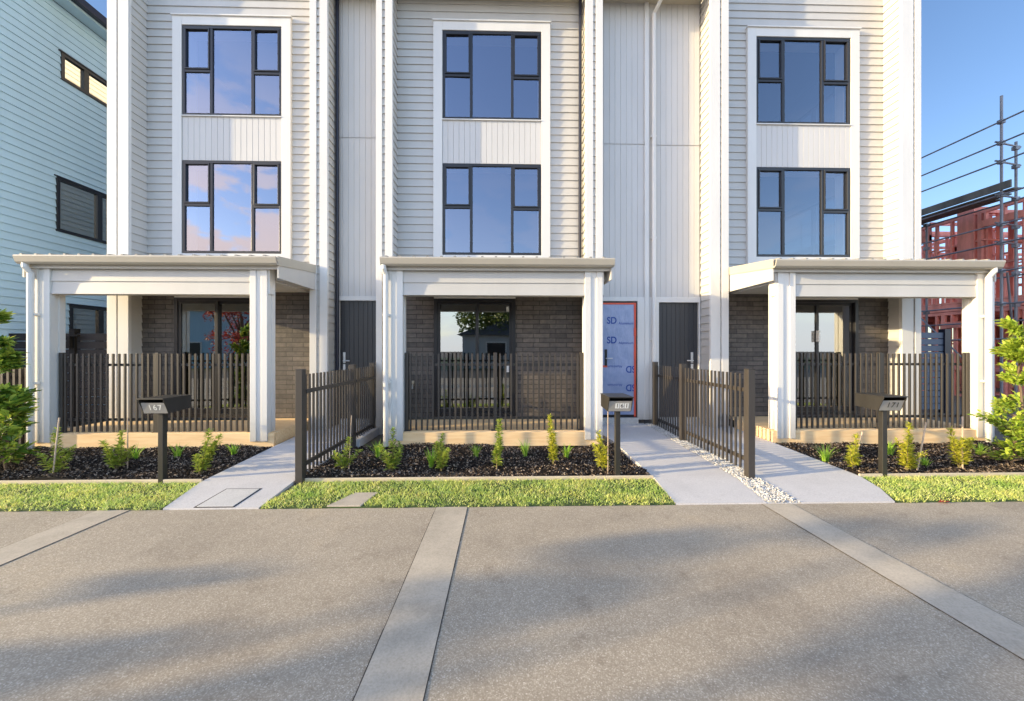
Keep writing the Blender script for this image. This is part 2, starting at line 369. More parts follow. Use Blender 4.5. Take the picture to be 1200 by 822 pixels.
def room_shell(root, xa, xb, win_side=None):
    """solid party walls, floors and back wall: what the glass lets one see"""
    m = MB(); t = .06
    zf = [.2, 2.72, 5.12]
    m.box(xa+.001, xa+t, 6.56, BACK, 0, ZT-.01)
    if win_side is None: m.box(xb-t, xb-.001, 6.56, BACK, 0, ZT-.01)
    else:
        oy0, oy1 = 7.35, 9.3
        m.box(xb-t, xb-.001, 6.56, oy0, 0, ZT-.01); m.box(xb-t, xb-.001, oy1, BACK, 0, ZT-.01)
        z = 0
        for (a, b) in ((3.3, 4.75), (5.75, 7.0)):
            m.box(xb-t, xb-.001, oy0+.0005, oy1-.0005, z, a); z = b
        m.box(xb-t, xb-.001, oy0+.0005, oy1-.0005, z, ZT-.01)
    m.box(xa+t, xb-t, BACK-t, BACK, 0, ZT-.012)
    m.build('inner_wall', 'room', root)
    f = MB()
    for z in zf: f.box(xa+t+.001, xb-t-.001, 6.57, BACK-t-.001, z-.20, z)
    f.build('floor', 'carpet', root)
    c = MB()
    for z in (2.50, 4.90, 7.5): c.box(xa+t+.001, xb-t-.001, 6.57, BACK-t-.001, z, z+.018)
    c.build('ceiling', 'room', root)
    if win_side is not None:
        for (a, b) in ((3.3, 4.75), (5.75, 7.0)):
            w = MB(); y0, y1 = 7.35, 9.3; xx = xb-t/2
            for (p, q) in ((y0, y0+.05), ((y0+y1)/2-.03, (y0+y1)/2+.03), (y1-.05, y1)): w.box(xx-.03, xx+.03, p, q, a, b)
            w.box(xx-.029, xx+.029, y0+.05, y1-.05, a, a+.05).box(xx-.029, xx+.029, y0+.05, y1-.05, b-.05, b)
            wn = w.build('window', 'frame', root)
            MB().quad((xx, y0+.05, a+.05), (xx, y1-.05, a+.05), (xx, y1-.05, b-.05), (xx, y0+.05, b-.05)).build('pane', 'glass3', wn)
def fin(root, x0, x1, xin, lapgap, inner, outer, z1=ZT):
    """projecting blade wall: two corner boards with the weatherboard ends between, lapped sides"""
    g0, g1 = lapgap
    MB().box(x0, g0, FY-.022, FY, .0, z1).build('corner_board', 'trim', root, .003)
    MB().box(g1, x1, FY-.022, FY, .0, z1).build('corner_board', 'trim', root, .003)
    m = MB(); laps(m, (g0, FY+.012), (g1, FY+.012), 0, z1, (0, -1))
    m.box(x0+.026, x1-.026, FY+.014, BACK if False else WY+.05, 0, z1)
    for (x, nx, ye) in ((x0+.024, -1, inner if xin == 'l' else outer), (x1-.024, 1, inner if xin == 'r' else outer)):
        p0, p1 = ((x, ye), (x, FY+.03)) if nx < 0 else ((x, FY+.03), (x, ye))
        laps(m, p0, p1, 0, z1, (nx, 0))
    m.build('blade_wall', 'lap', root)
    e = MB().box(x0, x0+.045, FY, FY+.028, 0, z1).box(x1-.045, x1, FY, FY+.028, 0, z1)
    e.build('corner_trim', 'trim', root)

def townhouse(label, U):
    b0, b1 = U['bay']; r0, r1 = U['rec']; xa, xb = min(b0, r0), max(b1, r1)
    root = thing('townhouse', label, 'townhouse', ((xa+xb)/2, WY, 0), 'row of three attached townhouses')
    f0, f1 = U['fl'][0], U['fr'][1]
    il, ir = U['fl'][1], U['fr'][0]
    fin(root, U['fl'][0], U['fl'][1], 'r', U['gl'], WY, WY+.03)
    fin(root, U['fr'][0], U['fr'][1], 'l', U['gr'], WY, WY+.03)
    # window wall
    w0, w1 = U['win']; s0, s1 = w0-.158, w1+.158; top = U['ztop']; zb = 2.62
    m = MB()
    laps(m, (il-.03, WY), (s0+.004, WY), zb, top, (0, -1)); laps(m, (s1-.004, WY), (ir+.03, WY), zb, top, (0, -1)); laps(m, (s0+.004, WY), (s1-.004, WY), 7.165, top, (0, -1))
    m.box(il, s0+.05, WY+.012, WY+.06, zb, top).box(s1-.05, ir, WY+.012, WY+.06, zb, top).box(s0+.05, s1-.05, WY+.012, WY+.06, 7.02, top).box(s0+.05, s1-.05, WY+.012, WY+.06, 4.68, 5.45).box(s0+.05, s1-.05, WY+.012, WY+.06, zb, 3.07)
    m.build('wall', 'lap', root)
    t = MB(); y0 = 6.442
    t.box(s0, w0, y0, WY+.01, 2.70, 7.165).box(w1, s1, y0, WY+.01, 2.70, 7.165).box(w0, w1, y0+.001, WY+.01, 7.012, 7.165).box(w0, w1, y0+.001, WY+.01, 2.70, 3.075)
    t.box(w0-.05, w0, y0-.006, y0-.0005, 2.70, 7.08) if False else None
    t.build('window_surround', 'trim', root, .004)
    cap = MB().box(s0-.012, s1+.012, y0-.022, WY-.01, 7.166, 7.186).build('flashing', 'trim', root); MB().box(w0+.0, w1-.0, y0-.012, WY+.01, 5.436, 5.452).build('sill', 'trim', root)
    p = MB(); vgrooves(p, w0+.001, w1-.001, 4.685, 5.435, y0+.016, .098, .009, .008); p.box(w0+.001, w1-.001, y0+.026, WY+.01, 4.685, 5.435)
    p.build('spandrel_panel', 'panel', root)
    window(root, w0, w1, 5.455, 7.008, .50, .485, U.get('glass', 'glass'))
    window(root, w0, w1, 3.078, 4.68, .525, .51, U.get('glass', 'glass'))
    # ground floor brick and sliding door
    d0, d1 = U['slide']
    bm = MB().box(il-.03, d0, BY, BY+.12, 0, 2.62).box(d1, ir+.03, BY, BY+.12, 0, 2.62).box(d0, d1, BY+.001, BY+.12, 2.36, 2.62).box(d0, d1, BY, BY+.12, 0, .255)
    bm.build('brick_wall', 'brick', root)
    MB().box(d0, d1, BY-.02, BY+.02, 2.30, 2.375).build('door_head', 'trim', root)
    sliding_door(root, d0, d1, U['xm'], 2.30, U.get('sh'), U.get('paper', ()))
    # porch
    for (p0, p1) in U['posts']:
        m = MB().box(p0+.012, p1-.012, PY+.012, PY+.19-.012, .12, 2.56)
        for (q, r, s, tt) in ((p0, p0+.085, PY, PY+.014), (p1-.085, p1, PY, PY+.014), (p0, p0+.085, PY+.176, PY+.19), (p1-.085, p1, PY+.176, PY+.19), (p0, p0+.014, PY+.0145, PY+.075), (p0, p0+.014, PY+.115, PY+.1755), (p1-.014, p1, PY+.0145, PY+.075), (p1-.014, p1, PY+.115, PY+.1755)):
            m.box(q, r, s, tt, .118, 2.558)
        m.build('porch_post', 'trim', root, .003)
    (a0, a1), (c0, c1) = U['posts']
    g0, g1 = U['roof']
    beam = MB()
    laps(beam, (a1, PY+.030), (c0, PY+.030), 2.19, 2.548, (0, -1), .1787, .014, 2.19)
    beam.box(a1, c0, PY+.032, PY+.17, 2.19, 2.548)
    beam.build('porch_beam', 'lap', root)
    for (x, y) in ((g0+.034, a1-.03), (c0+.03, g1-.034)): MB().box(x, y, PY+.19, BY-.002, 2.42, 2.60).build('side_beam', 'lap', root)
    nb = MB()
    if U['mirror']: nb.box(a0-.022, a0, PY+.02, PY+.15, 2.20, 2.56)
    else: nb.box(c1, c1+.022, PY+.02, PY+.15, 2.20, 2.56)
    nb.build('beam_end', 'trim', root, .002)
    rf = lambda x, y: 2.60+(y-5.08)*.11
    rt = lambda x, y: 2.685+(y-5.08)*.11
    fas = MB().box(g0+.03, g1-.03, 5.20, PY-.004, 2.535, 2.598)
    for x in (g0+.012, g1-.032): fas.slab([(x, 5.17), (x+.02, 5.17), (x+.02, 6.47), (x, 6.47)], lambda x, y: 2.405, lambda x, y: 2.66+(y-5.08)*.11)
    fas.build('fascia', 'lap', root)
    roof = MB().slab([(g0+.005, 5.16), (g1-.005, 5.16), (g1-.005, 6.478), (g0+.005, 6.478)], lambda x, y: rt(x, y)-.022, lambda x, y: rt(x, y)+.006)
    x = g0+.06
    while x < g1-.05:
        roof.slab([(x, 5.10), (x+.03, 5.10), (x+.03, 6.475), (x, 6.475)], lambda x, y: rt(x, y)+.005, lambda x, y: rt(x, y)+.024); x += .19
    pr = roof.build('porch_roof', 'roofing', root)
    MB().extrude([(5.08, 2.69), (5.075, 2.672), (5.098, 2.60), (5.12, 2.578), (5.196, 2.578), (5.196, 2.69), (5.185, 2.69), (5.185, 2.60), (5.125, 2.598), (5.108, 2.612), (5.09, 2.69)], g0, g1).build('gutter', 'gutter', pr)
    for x in (g0-.002, g1-.012):
        MB().slab([(x, 5.14), (x+.014, 5.14), (x+.014, 6.476), (x, 6.476)], lambda x, y: rf(x, y)-.03, lambda x, y: rt(x, y)+.012).build('barge_flashing', 'gutter', pr)
    MB().box(a0+.02, c1-.02, PY+.171, BY-.001, 2.40, 2.418).build('porch_ceiling', 'trim', root)
    # deck
    k0, k1 = a0+.02, U['deck1']
    if U['mirror']: k0, k1 = U['deck1'], c1-.02
    dk = MB(); y = 5.29
    while y < BY-.01:
        dk.box(k0, k1, y, min(y+.088, BY-.002), .212, .235); y += .093
    deck = dk.build('deck', 'deck', root, .002)
    MB().box(k0+.002, k1-.002, 5.258, 5.287, .03, .228).build('deck_fascia', 'deck', deck, .002)
    e = MB(); xx = k0 if U['mirror'] else k1-.022
    e.box(xx, xx+.02, 5.30, FY-.03, .03, .21)
    e.build('deck_side_board', 'deck', deck, .002)
    # recess with the front door
    m = MB(); rz = 2.352
    joint = U['joint']
    vgrooves(m, r0+.001, r1-.001, rz, joint-.008, WY); vgrooves(m, r0+.001, r1-.001, joint+.008, 7.7, WY)
    m.box(r0, r1, WY+.010, WY+.055, rz, 7.7)
    m.build('recess_cladding', 'panel', root)
    e0, e1 = U['door']
    dt = MB().box(r0, e0, WY-.02, WY+.05, .17, rz-.001).box(e1, r1, WY-.02, WY+.05, .17, rz-.001).box(e0, e1, WY-.019, WY+.05, U['dz'], rz-.001)
    dt.build('door_trim', 'trim', root, .003)
    MB().box(e0, e1, WY-.06, WY+.12, .10, .205).build('door_sill', 'lid', root, .004)
    if not U.get('wrapped'):
        front_door(root, e0, e1, .205, U['dz'], U['hx'], U['hs'])
    else:
        y = WY+.03
        d = MB().box(e0, e1, y-.02, y+.03, .205, U['dz']).build('front_door', 'frame', root, .003)
        f = MB(); n, k = 10, 18; X0, X1, Z0, Z1 = e0+.01, e1-.045, .255, U['dz']-.045
        P = [[(X0+(X1-X0)*i/n, y-.024+.003*math.sin(i*2.1+j*.7)*math.sin(j*1.3), Z0+(Z1-Z0)*j/k) for i in range(n+1)] for j in range(k+1)]
        for j in range(k):
            for i in range(n): f.quad(P[j][i], P[j][i+1], P[j+1][i+1], P[j+1][i])
        fl = f.build('protective_film', 'film', d, smooth=True)
        tp = MB()
        seg = 14
        for j in range(seg):
            za, zb2 = .22+(U['dz']-.045-.22)*j/seg, .22+(U['dz']-.045-.22)*(j+1)/seg; w = random.uniform(.030, .044)
            tp.box(e1-.040-w*.5, e1-.040+w*.45, y-.0305, y-.029, za, zb2+.002)
        tp.box(e0+.01, e1-.02, y-.0315, y-.0300, U['dz']-.058, U['dz']-.030); tp.box(e0+.0, e0+.11, y-.031, y-.0295, 1.10, 1.135)
        tp.build('red_tape', 'tape', d)
        cx = (X0+X1)/2+.04; yy = y-.0285
        for z, r, k in ((1.93, 0, 1), (1.58, 0, 1), (1.07, math.pi, -1), (.74, math.pi, -1)):
            L = MB(); ox = -.155 if k > 0 else .185
            text_mesh(L, 'SD', .118, (cx+ox, yy, z), r, squash=.88, bold=.003); text_mesh(L, 'Aluminium', .045, (cx+.10*k, yy, z-.045*k), r, squash=.95)
            L.build('lettering', 'filmblue', d)
        hp = MB().box(e0+.065, e0+.105, y-.045, y-.025, 1.13, 1.42).build('lock_plate', 'black', d, .004)
        MB().tube([(e0+.085, y-.045, 1.26), (e0+.085, y-.08, 1.26), (e0+.19, y-.08, 1.26)], .010).build('handle', 'steel', d)
    # eaves
    if U.get('eave'):
        MB().box(il, ir, 6.12, WY+.05, 7.58, 7.60).build('soffit', 'gutter', root)
        MB().box(il, ir, 6.06, 6.12, 7.56, 7.72).build('eave_gutter', 'gutter', root)
    MB().box(r0-.0, r1+.0, 6.10, WY+.055, 7.60, 7.62).build('soffit', 'gutter', root)
    MB().box(r0-.0, r1+.0, 6.04, 6.10, 7.57, 7.70).build('eave_gutter', 'gutter', root)
    MB().slab([(xa, 6.0), (xb, 6.0), (xb, BACK+.2), (xa, BACK+.2)], lambda x, y: ZT+.02+(y-6)*.05, lambda x, y: ZT+.10+(y-6)*.05).build('roof', 'roofing', root)
    if U.get('endwall'):
        m = MB(); laps(m, (f0+.024, BACK), (f0+.024, WY+.03), 0, ZT, (-1, 0)); m.build('end_wall', 'lap', root)
    room_shell(root, xa+(.03 if U.get('endwall') else 0), xb, U.get('sidewin'))
    return root

U1 = dict(bay=(-6.49, -2.92), rec=(-2.92, -2.125), fl=(-6.489, -6.147), gl=(-6.338, -6.315), fr=(-3.215, -2.922), gr=(-3.105, -3.05), win=(-5.54, -3.845), ztop=ZT,
          slide=(-5.605, -4.215), endwall=True, xm=-4.905, sh=None, posts=((-6.545, -6.30), (-3.565, -3.325)), roof=(-6.585, -3.11), deck1=-3.24, mirror=False,
          joint=5.13, door=(-2.875, -2.150), dz=2.275, hx=-2.80, hs=1)
U2 = dict(bay=(-2.12, 1.68), rec=(1.68, 2.599), fl=(-2.122, -1.85), gl=(-2.022, -1.972), fr=(1.39, 1.679), gr=(1.515, 1.560), win=(-1.07, .667), ztop=7.6,
          slide=(-1.204, .208), xm=-.46, posts=((-1.675, -1.43), (1.17, 1.425)), roof=(-1.70, 1.555), deck1=1.40, mirror=False, paper=((.05, 2.08, .13, .09), (.03, 1.02, .11, .14)),
          joint=5.08, door=(1.74, 2.388), dz=2.28, eave=True, wrapped=True)
U3 = dict(bay=(3.52, 7.20), rec=(2.601, 3.52), fl=(3.522, 3.835), gl=(3.685, 3.715), fr=(6.86, 7.20), gr=(7.062, 7.092), win=(4.513, 6.239), ztop=ZT,
          slide=(4.83, 6.305), xm=5.57, sh=5.56, posts=((3.985, 4.25), (6.98, 7.235)), roof=(3.845, 7.175), deck1=3.92, mirror=True,
          joint=5.07, door=(2.772, 3.498), dz=2.26, hx=3.39, hs=-1, sidewin=True, glass='glassclear')
t1 = townhouse('left townhouse of the row, with white clouds mirrored in its upper windows', U1)
t2 = townhouse('middle townhouse of the row, its front door wrapped in blue film with red tape', U2)
t3 = townhouse('right townhouse of the row, with dark front door, next to the scaffold', U3)
def downpipe(root, pts, r=.034, mat='trim', clips=()):
    m = MB().tube(pts, r, 12)
    for (x, y, z) in clips: m.box(x-r-.012, x+r+.012, y-.01, y+.05, z-.015, z+.015)
    return m.build('downpipe', mat, root, smooth=False)
for t, x, s in ((t1, -6.50, 1), (t2, -1.665, 1), (t3, 7.085, -1)):
    downpipe(t, [(x, 5.14, 2.60), (x, 5.14, 2.54), (x+.015*s, 5.185, 2.46), (x+.015*s, 5.185, .06)], .036, 'trim', [(x+.015*s, 5.20, 1.9), (x+.015*s, 5.20, .95)])
downpipe(t1, [(-2.885, 6.44, 7.6), (-2.885, 6.44, .12)], .030, 'navy')
MB().box(2.515, 2.590, WY-.035, WY-.001, .17, 7.6).build('party_batten', 'trim', t2, .003)
downpipe(t3, [(2.78, 6.15, 7.60), (2.74, 6.22, 7.50), (2.665, 6.44, 7.36), (2.665, 6.44, .12)], .034, 'trim', [(2.665, 6.44, z) for z in (1.6, 3.4, 5.2)])
downpipe(t2, [(1.345, 6.40, 7.58), (1.345, 6.44, 2.75)], .028, 'navy')
# tap, gas unit of the middle townhouse
tp = MB().tube([(-1.56, 6.40, .80), (-1.56, 6.33, .80), (-1.56, 6.30, .74)], .016).box(-1.585, -1.535, 6.345, 6.355, .83, .88).tube([(-1.56, 6.34, .81), (-1.56, 6.34, .84)], .008).build('garden_tap', 'brass', t2)
hb = MB().box(-1.98, -1.71, 6.02, 6.385, .25, 1.08).build('heat_pump', 'unitwhite', None, .02)
tag(hb, 'cream outdoor unit at the left end of the middle deck, mostly behind the post', 'outdoor unit')

# ------------------------------------------------------------------ fences
def rect_bar(mb, x, y, z0, z1, wx, wy): mb.box(x-wx/2, x+wx/2, y-wy/2, y+wy/2, z0, z1)
def balustrade(label, x0, x1, xmids, rakes=False):
    y = 5.335
    root = thing('balustrade', label, 'balustrade', ((x0+x1)/2, y, .235), 'batten balustrades across the porches')
    for x in [x0+.025]+list(xmids)+[x1-.025]:
        m = MB(); rect_bar(m, x, y+.022, .236, 1.37, .05, .05); m.box(x-.06, x+.06, y-.02, y+.075, .2355, .243)
        m.build('post', 'bronze', root, .003)
    for z in (1.195, .415): MB().box(x0+.05, x1-.05, y+.021, y+.046, z-.018, z+.018).build('rail', 'bronze', root, .002)
    b = MB(); n = round((x1-x0)/.0812); p = (x1-x0)/n
    for i in range(1, n):
        x = x0+i*p
        if any(abs(x-q) < .03 for q in xmids): continue
        rect_bar(b, x, y+.010, .246, 1.355, .026, .020)
    b.build('batten_panel', 'bronze', root, .002)
    return root
balustrade('balustrade of dark battens on the left townhouse deck, behind the front letterbox', -6.285, -3.57, (-4.93,))
balustrade('balustrade of dark battens on the middle townhouse deck, in front of the tap', -1.425, 1.165, (-.12,))
balustrade('balustrade of dark battens on the right townhouse deck, nearest the building site', 4.255, 6.975, (5.62,))
def dividing_fence(label, x, y0, ym, y1):
    root = thing('batten_fence', label, 'fence', (x, y0, 0), 'batten fences between the front paths')
    for y in (y0, ym, y1):
        m = MB(); rect_bar(m, x, y, .0, 1.195, .075, .075); m.box(x-.039, x+.039, y-.039, y+.039, 1.1955, 1.203); m.build('post', 'bronze', root, .004)
    for z in (.965, .20):
        for a, c in ((y0, ym), (ym, y1)): MB().box(x+.018, x+.045, a+.04, c-.04, z-.022, z+.022).build('rail', 'bronze', root, .002)
    b = MB()
    for (a, c) in ((y0, ym), (ym, y1)):
        n = round((c-a)/.083); p = (c-a)/n
        for i in range(1, n): rect_bar(b, x+.008, a+i*p, .085, 1.145, .018, .026)
    b.build('batten_panel', 'bronze', root, .002)
dividing_fence('low dark batten fence along the left edge of the middle garden bed', -2.14, 3.92, 5.25, 6.06)
dividing_fence('low dark batten fence standing in the strip of white pebbles between two paths', 2.655, 3.90, 5.38, 6.36)
kb = MB().box(-2.20, -2.06, 5.30, 6.14, 0, .13).build('fence_plinth', 'path', None, .008); tag(kb, 'short concrete plinth under the rear of the left dividing fence', 'plinth')
# side fence left, dark horizontal boards with a gate, and battens beside the porch
sf = thing('side_fence', 'dark horizontal board fence with gate post between the blue house and the row', 'fence', (-7.8, 7.0, 0))
m = MB()
for i in range(11): m.box(-9.15, -6.52, 7.0, 7.025, .10+i*.148, .10+i*.148+.138)
m.build('board_panel', 'darkfence', sf, .002)
MB().box(-8.02, -7.92, 6.96, 7.06, 0, 1.80).build('post', 'matteblack', sf, .003)
MB().box(-8.30, -8.02, 6.97, 6.995, 1.60, 1.64).box(-7.93, -7.80, 6.90, 6.95, 1.66, 1.69).box(-8.00, -7.94, 6.90, 6.95, 1.45, 1.66).build('latch', 'matteblack', sf)
bf = thing('batten_fence', 'dark batten fence filling the gap left of the left porch, behind the tall bush', 'fence', (-7.4, 5.3, 0))
b = MB(); x = -8.6
while x < -6.62: rect_bar(b, x, 5.32, .06, 1.16, .031, .044); x += .083
b.build('batten_panel', 'bronze', bf)
for z in (1.0, .22): MB().box(-8.65, -6.60, 5.345, 5.37, z, z+.04).build('rail', 'bronze', bf)
gf = thing('side_gate', 'blue grey slatted gate with a dark post behind the right porch', 'gate', (9.3, 8.0, 0))
m = MB()
for i in range(12): m.box(8.3, 9.86, 8.0, 8.03, .08+i*.145, .08+i*.145+.128)
m.build('slat_panel', 'bluefence', gf, .002)
MB().box(9.86, 10.0, 7.97, 8.10, 0, 1.88).build('post', 'navy', gf, .004)

# ------------------------------------------------------------------ letterboxes
def letterbox(label, x, y, digits, style, face, ztop=.912):
    w, dep, h = .255, .33, .165
    root = thing('letterbox', label, 'letterbox', (x, y, 0), 'letterboxes along the front')
    MB().box(x-.026, x+.026, y-.026, y+.026, .0, ztop-h-.001).build('post', 'boxpaint', root, .003)
    yf = y-.13; yb = yf+dep; cut = .06
    m = MB(); prof = [(yf, ztop-.012), (yf, ztop-.03), (yf+cut, ztop-h), (yb, ztop-h+.02), (yb, ztop-.012)]
    m.extrude(prof, x-w/2, x-w/2+.006).extrude(prof, x+w/2-.006, x+w/2)
    m.box(x-w/2+.006, x+w/2-.006, yb-.006, yb, ztop-h+.02, ztop-.012)
    m.extrude([(yf+cut, ztop-h), (yf+cut+.001, ztop-h+.006), (yb-.006, ztop-h+.026), (yb-.006, ztop-h+.02)], x-w/2+.006, x+w/2-.006)
    m.build('body', 'boxpaint', root, .0015)
    MB().slab([(x-w/2-.004, yf-.012), (x+w/2+.004, yf-.012), (x+w/2+.004, yb+.004), (x-w/2-.004, yb+.004)], ztop-.012, ztop).build('lid', 'boxpaint', root, .002)
    zt = ztop-.048; zb = ztop-h+.004; ya = yf+.018; yb2 = yf+cut-.004
    tl = math.atan2(yb2-ya, zt-zb)
    fc = MB().add([(x-w/2+.007, yb2, zb), (x+w/2-.007, yb2, zb), (x+w/2-.007, ya, zt), (x-w/2+.007, ya, zt)], [(0,1,2,3)]).build('number_face', face, root)
    zc = (zt+zb)/2+.004; yc = (ya+yb2)/2-.003
    if style == 'tiles':
        for i, dx in enumerate((-.05, 0, .05)):
            T = MB(); hw, hh = .022, .030
            T.add([(x+.02+dx-hw, yc+hh*math.sin(tl), zc-hh*math.cos(tl)), (x+.02+dx+hw, yc+hh*math.sin(tl), zc-hh*math.cos(tl)), (x+.02+dx+hw, yc-hh*math.sin(tl), zc+hh*math.cos(tl)), (x+.02+dx-hw, yc-hh*math.sin(tl), zc+hh*math.cos(tl))], [(0,1,2,3)])
            T.build('number_tile', 'whiteplate', root)
            D = MB(); text_mesh(D, digits[i], .044, (x+.02+dx, yc-.002, zc), 0, tilt=tl, bold=.0008); D.build('digit', 'ink', root)
    else:
        for i, dx in enumerate((-.045, 0, .045)):
            D = MB(); text_mesh(D, digits[i], .058, (x+.012+dx*1.1, yc-.002, zc), 0, tilt=tl, bold=.001); D.build('digit', style, root)
    return root
letterbox('black letterbox numbered 167 on a post in the left garden bed', -3.59, 3.95, '167', 'inkwhite', 'boxgrey')
letterbox('brown grey letterbox with white number tiles 161 beside the path to the wrapped door', 1.24, 3.97, '161', 'tiles', 'boxgrey')
letterbox('dark letterbox numbered 171 with pale face in the right garden bed', 4.18, 3.95, '171', 'ink', 'boxgrey')

# ------------------------------------------------------------------ ground
def sheet(name, pts, z, mat):
    return struct(MB().slab(pts, -.3, z).build(name, mat))
struct(MB().quad((-400, -400, -.004), (400, -400, -.004), (400, 400, -.004), (-400, 400, -.004)).build('ground', 'earth'))
struct(MB().slab([(-60, -6), (60, -6), (60, 3.29), (-60, 3.29)], -.2, 0).build('footpath', 'aggregate'))
struct(MB().slab([(-200, -13.5), (200, -13.5), (200, -6.05), (-200, -6.05)], -.2, .002).build('road', 'road'))
struct(MB().slab([(-60, -60), (60, -60), (60, -13.55), (-60, -13.55)], -.2, .004).build('far_verge', 'lawn'))
k = MB()
for i in range(-5, 6):
    cx = -.46+2.95*i; y0, y1 = -6, 3.289
    struct(MB().add([(cx-.138, y0, .004), (cx+.138, y0, .004), (cx+.138, y1, .004), (cx-.138, y1, .004)], [(0,1,2,3)]).build('concrete_strip', 'strip'))
    for s_ in (-1, 1):
        y = y0
        while y < y1-.01:
            ye = min(y+.06, y1); a_, b_ = random.uniform(.001, .0045), random.uniform(.001, .0045)
            k.add([(cx+s_*.1405-a_, y, .0025), (cx+s_*.1405+b_, y, .0025), (cx+s_*.1405+b_, ye, .0025), (cx+s_*.1405-a_, ye, .0025)], [(0,1,2,3)]); y = ye
struct(k.build('strip_joint', 'jointdirt'))
pz = lambda x, y: .012+max(0, y-3.29)*.028
struct(MB().slab([(-2.99, 3.293), (-2.16, 3.293), (-2.2, 3.9), (-2.2, 6.5), (-3.2, 6.5), (-3.2, 5.28), (-3.16, 3.9)], -.2, pz).build('path', 'path'))
struct(MB().slab([(1.565, 3.293), (2.40, 3.293), (2.50, 3.86), (2.50, 6.5), (1.44, 6.5), (1.62, 5.28), (1.62, 3.9)], -.2, pz).build('path', 'path'))
struct(MB().slab([(2.72, 3.293), (3.60, 3.293), (3.78, 3.60), (3.89, 3.92), (3.91, 5.28), (3.91, 6.5), (2.80, 6.5), (2.76, 3.9)], -.2, pz).build('path', 'path'))
j = MB()
for (a, b_, y) in ((-3.19, -2.2, 4.75), (1.62, 2.5, 4.70), (2.78, 3.9, 4.70)): j.add([(a, y-.003, pz(0, y)+.003), (b_, y-.003, pz(0, y)+.003), (b_, y+.003, pz(0, y)+.003), (a, y+.003, pz(0, y)+.003)], [(0,1,2,3)])
struct(j.build('path_joint', 'lid'))
lid = MB().slab([(-2.72, 3.315), (-2.40, 3.315), (-2.42, 3.70), (-2.74, 3.70)], .0, lambda x, y: pz(x, y)+.006).build('meter_lid', 'lid', None, .003); tag(lid, 'small concrete service lid set in the left front path', 'service lid')
lr = MB().slab([(-2.735, 3.30), (-2.385, 3.30), (-2.405, 3.715), (-2.755, 3.715)], .0, lambda x, y: pz(x, y)+.0025).build('lid_gap', 'soil', lid)
lr.matrix_parent_inverse = Matrix()
sl = MB().slab([(-1.57, 3.294), (-1.27, 3.294), (-1.22, 3.60), (-1.44, 3.60)], .0, .022).build('meter_lid', 'strip', None, .004); tag(sl, 'bare concrete slab let into the grass of the middle verge', 'service lid')

# garden beds: soil + chips + edging
def inpoly(x, y, P):
    c = False; n = len(P)
    for i in range(n):
        (xa, ya), (xb, yb) = P[i], P[(i+1) % n]
        if (ya > y) != (yb > y) and x < (xb-xa)*(y-ya)/(yb-ya)+xa: c = not c
    return c
def bed_h(x, y): return .035+.02*math.sin(x*2.3+y*3.1)+.012*math.sin(x*7.1-y*5.3)+.012*math.sin(y*9+x*1.7)
BEDS = {'left': [(-8.6, 3.95), (-3.17, 3.95), (-3.21, 5.27), (-8.6, 5.27)], 'middle': [(-2.19, 3.95), (1.60, 3.95), (1.61, 5.27), (-2.19, 5.27)], 'right': [(3.90, 3.95), (9.0, 3.95), (9.0, 5.27), (3.92, 5.27)]}
rs = random.Random(3)
for nm, P in BEDS.items():
    x0, x1 = P[0][0], P[1][0]; g = MB(); nx, ny = int((x1-x0)/.1), 14
    V = []
    for jy in range(ny+1):
        for ix in range(nx+1):
            f = jy/ny; xl = P[0][0]+(P[3][0]-P[0][0])*f; xr = P[1][0]+(P[2][0]-P[1][0])*f
            x = xl+(xr-xl)*ix/nx; y = 3.95+1.33*f; V.append((x, y, bed_h(x, y)-.012))
    g.add(V, [(jy*(nx+1)+ix, jy*(nx+1)+ix+1, (jy+1)*(nx+1)+ix+1, (jy+1)*(nx+1)+ix) for jy in range(ny) for ix in range(nx)])
    struct(g.build('garden_soil', 'soil'))
    ch = MB(); n = int((x1-x0)*1.32*3600)
    for _ in range(n):
        x, y = rs.uniform(x0, x1), rs.uniform(3.955, 5.26)
        if not inpoly(x, y, P): continue
        L = rs.uniform(.005, .016)*rs.choice((1, 1, 1.3)); W = L*rs.uniform(.3, .7); T = rs.uniform(.003, .008)
        q = Matrix.Rotation(rs.uniform(0, 6.28), 3, 'Z') @ Matrix.Rotation(rs.gauss(0, .5), 3, 'X') @ Matrix.Rotation(rs.gauss(0, .5), 3, 'Y')
        c = Vector((x, y, bed_h(x, y)+rs.uniform(-.006, .014)))
        pts = [c+q @ Vector((a*L*rs.uniform(.6, 1), b2*W*rs.uniform(.6, 1), 0)) for a, b2 in ((-1, -.6), (1, -1), (.8, .7), (-.7, 1))]
        up = q @ Vector((0, 0, T)); ch.add(pts+[p+up for p in pts], [(4, 5, 6, 7), (0, 1, 5, 4), (1, 2, 6, 5), (2, 3, 7, 6), (3, 0, 4, 7)])
    o = ch.build('bark_mulch', 'chips'); tag(o, {'left': 'dark bark mulch covering the left garden bed', 'middle': 'dark bark mulch covering the middle garden bed', 'right': 'dark bark mulch covering the right garden bed'}[nm], 'bark mulch', kind='stuff')
for (a, b_, w) in ((-8.6, -3.17, 'left'), (-2.10, 1.62, 'middle'), (3.90, 9.0, 'right')):
    o = MB().box(a, b_, 3.925, 3.945, -.1, .048).build('garden_edging', 'edging', None, .003); tag(o, 'thin pine edging board between grass and mulch of the %s bed' % w, 'garden edging', 'pine edging boards')
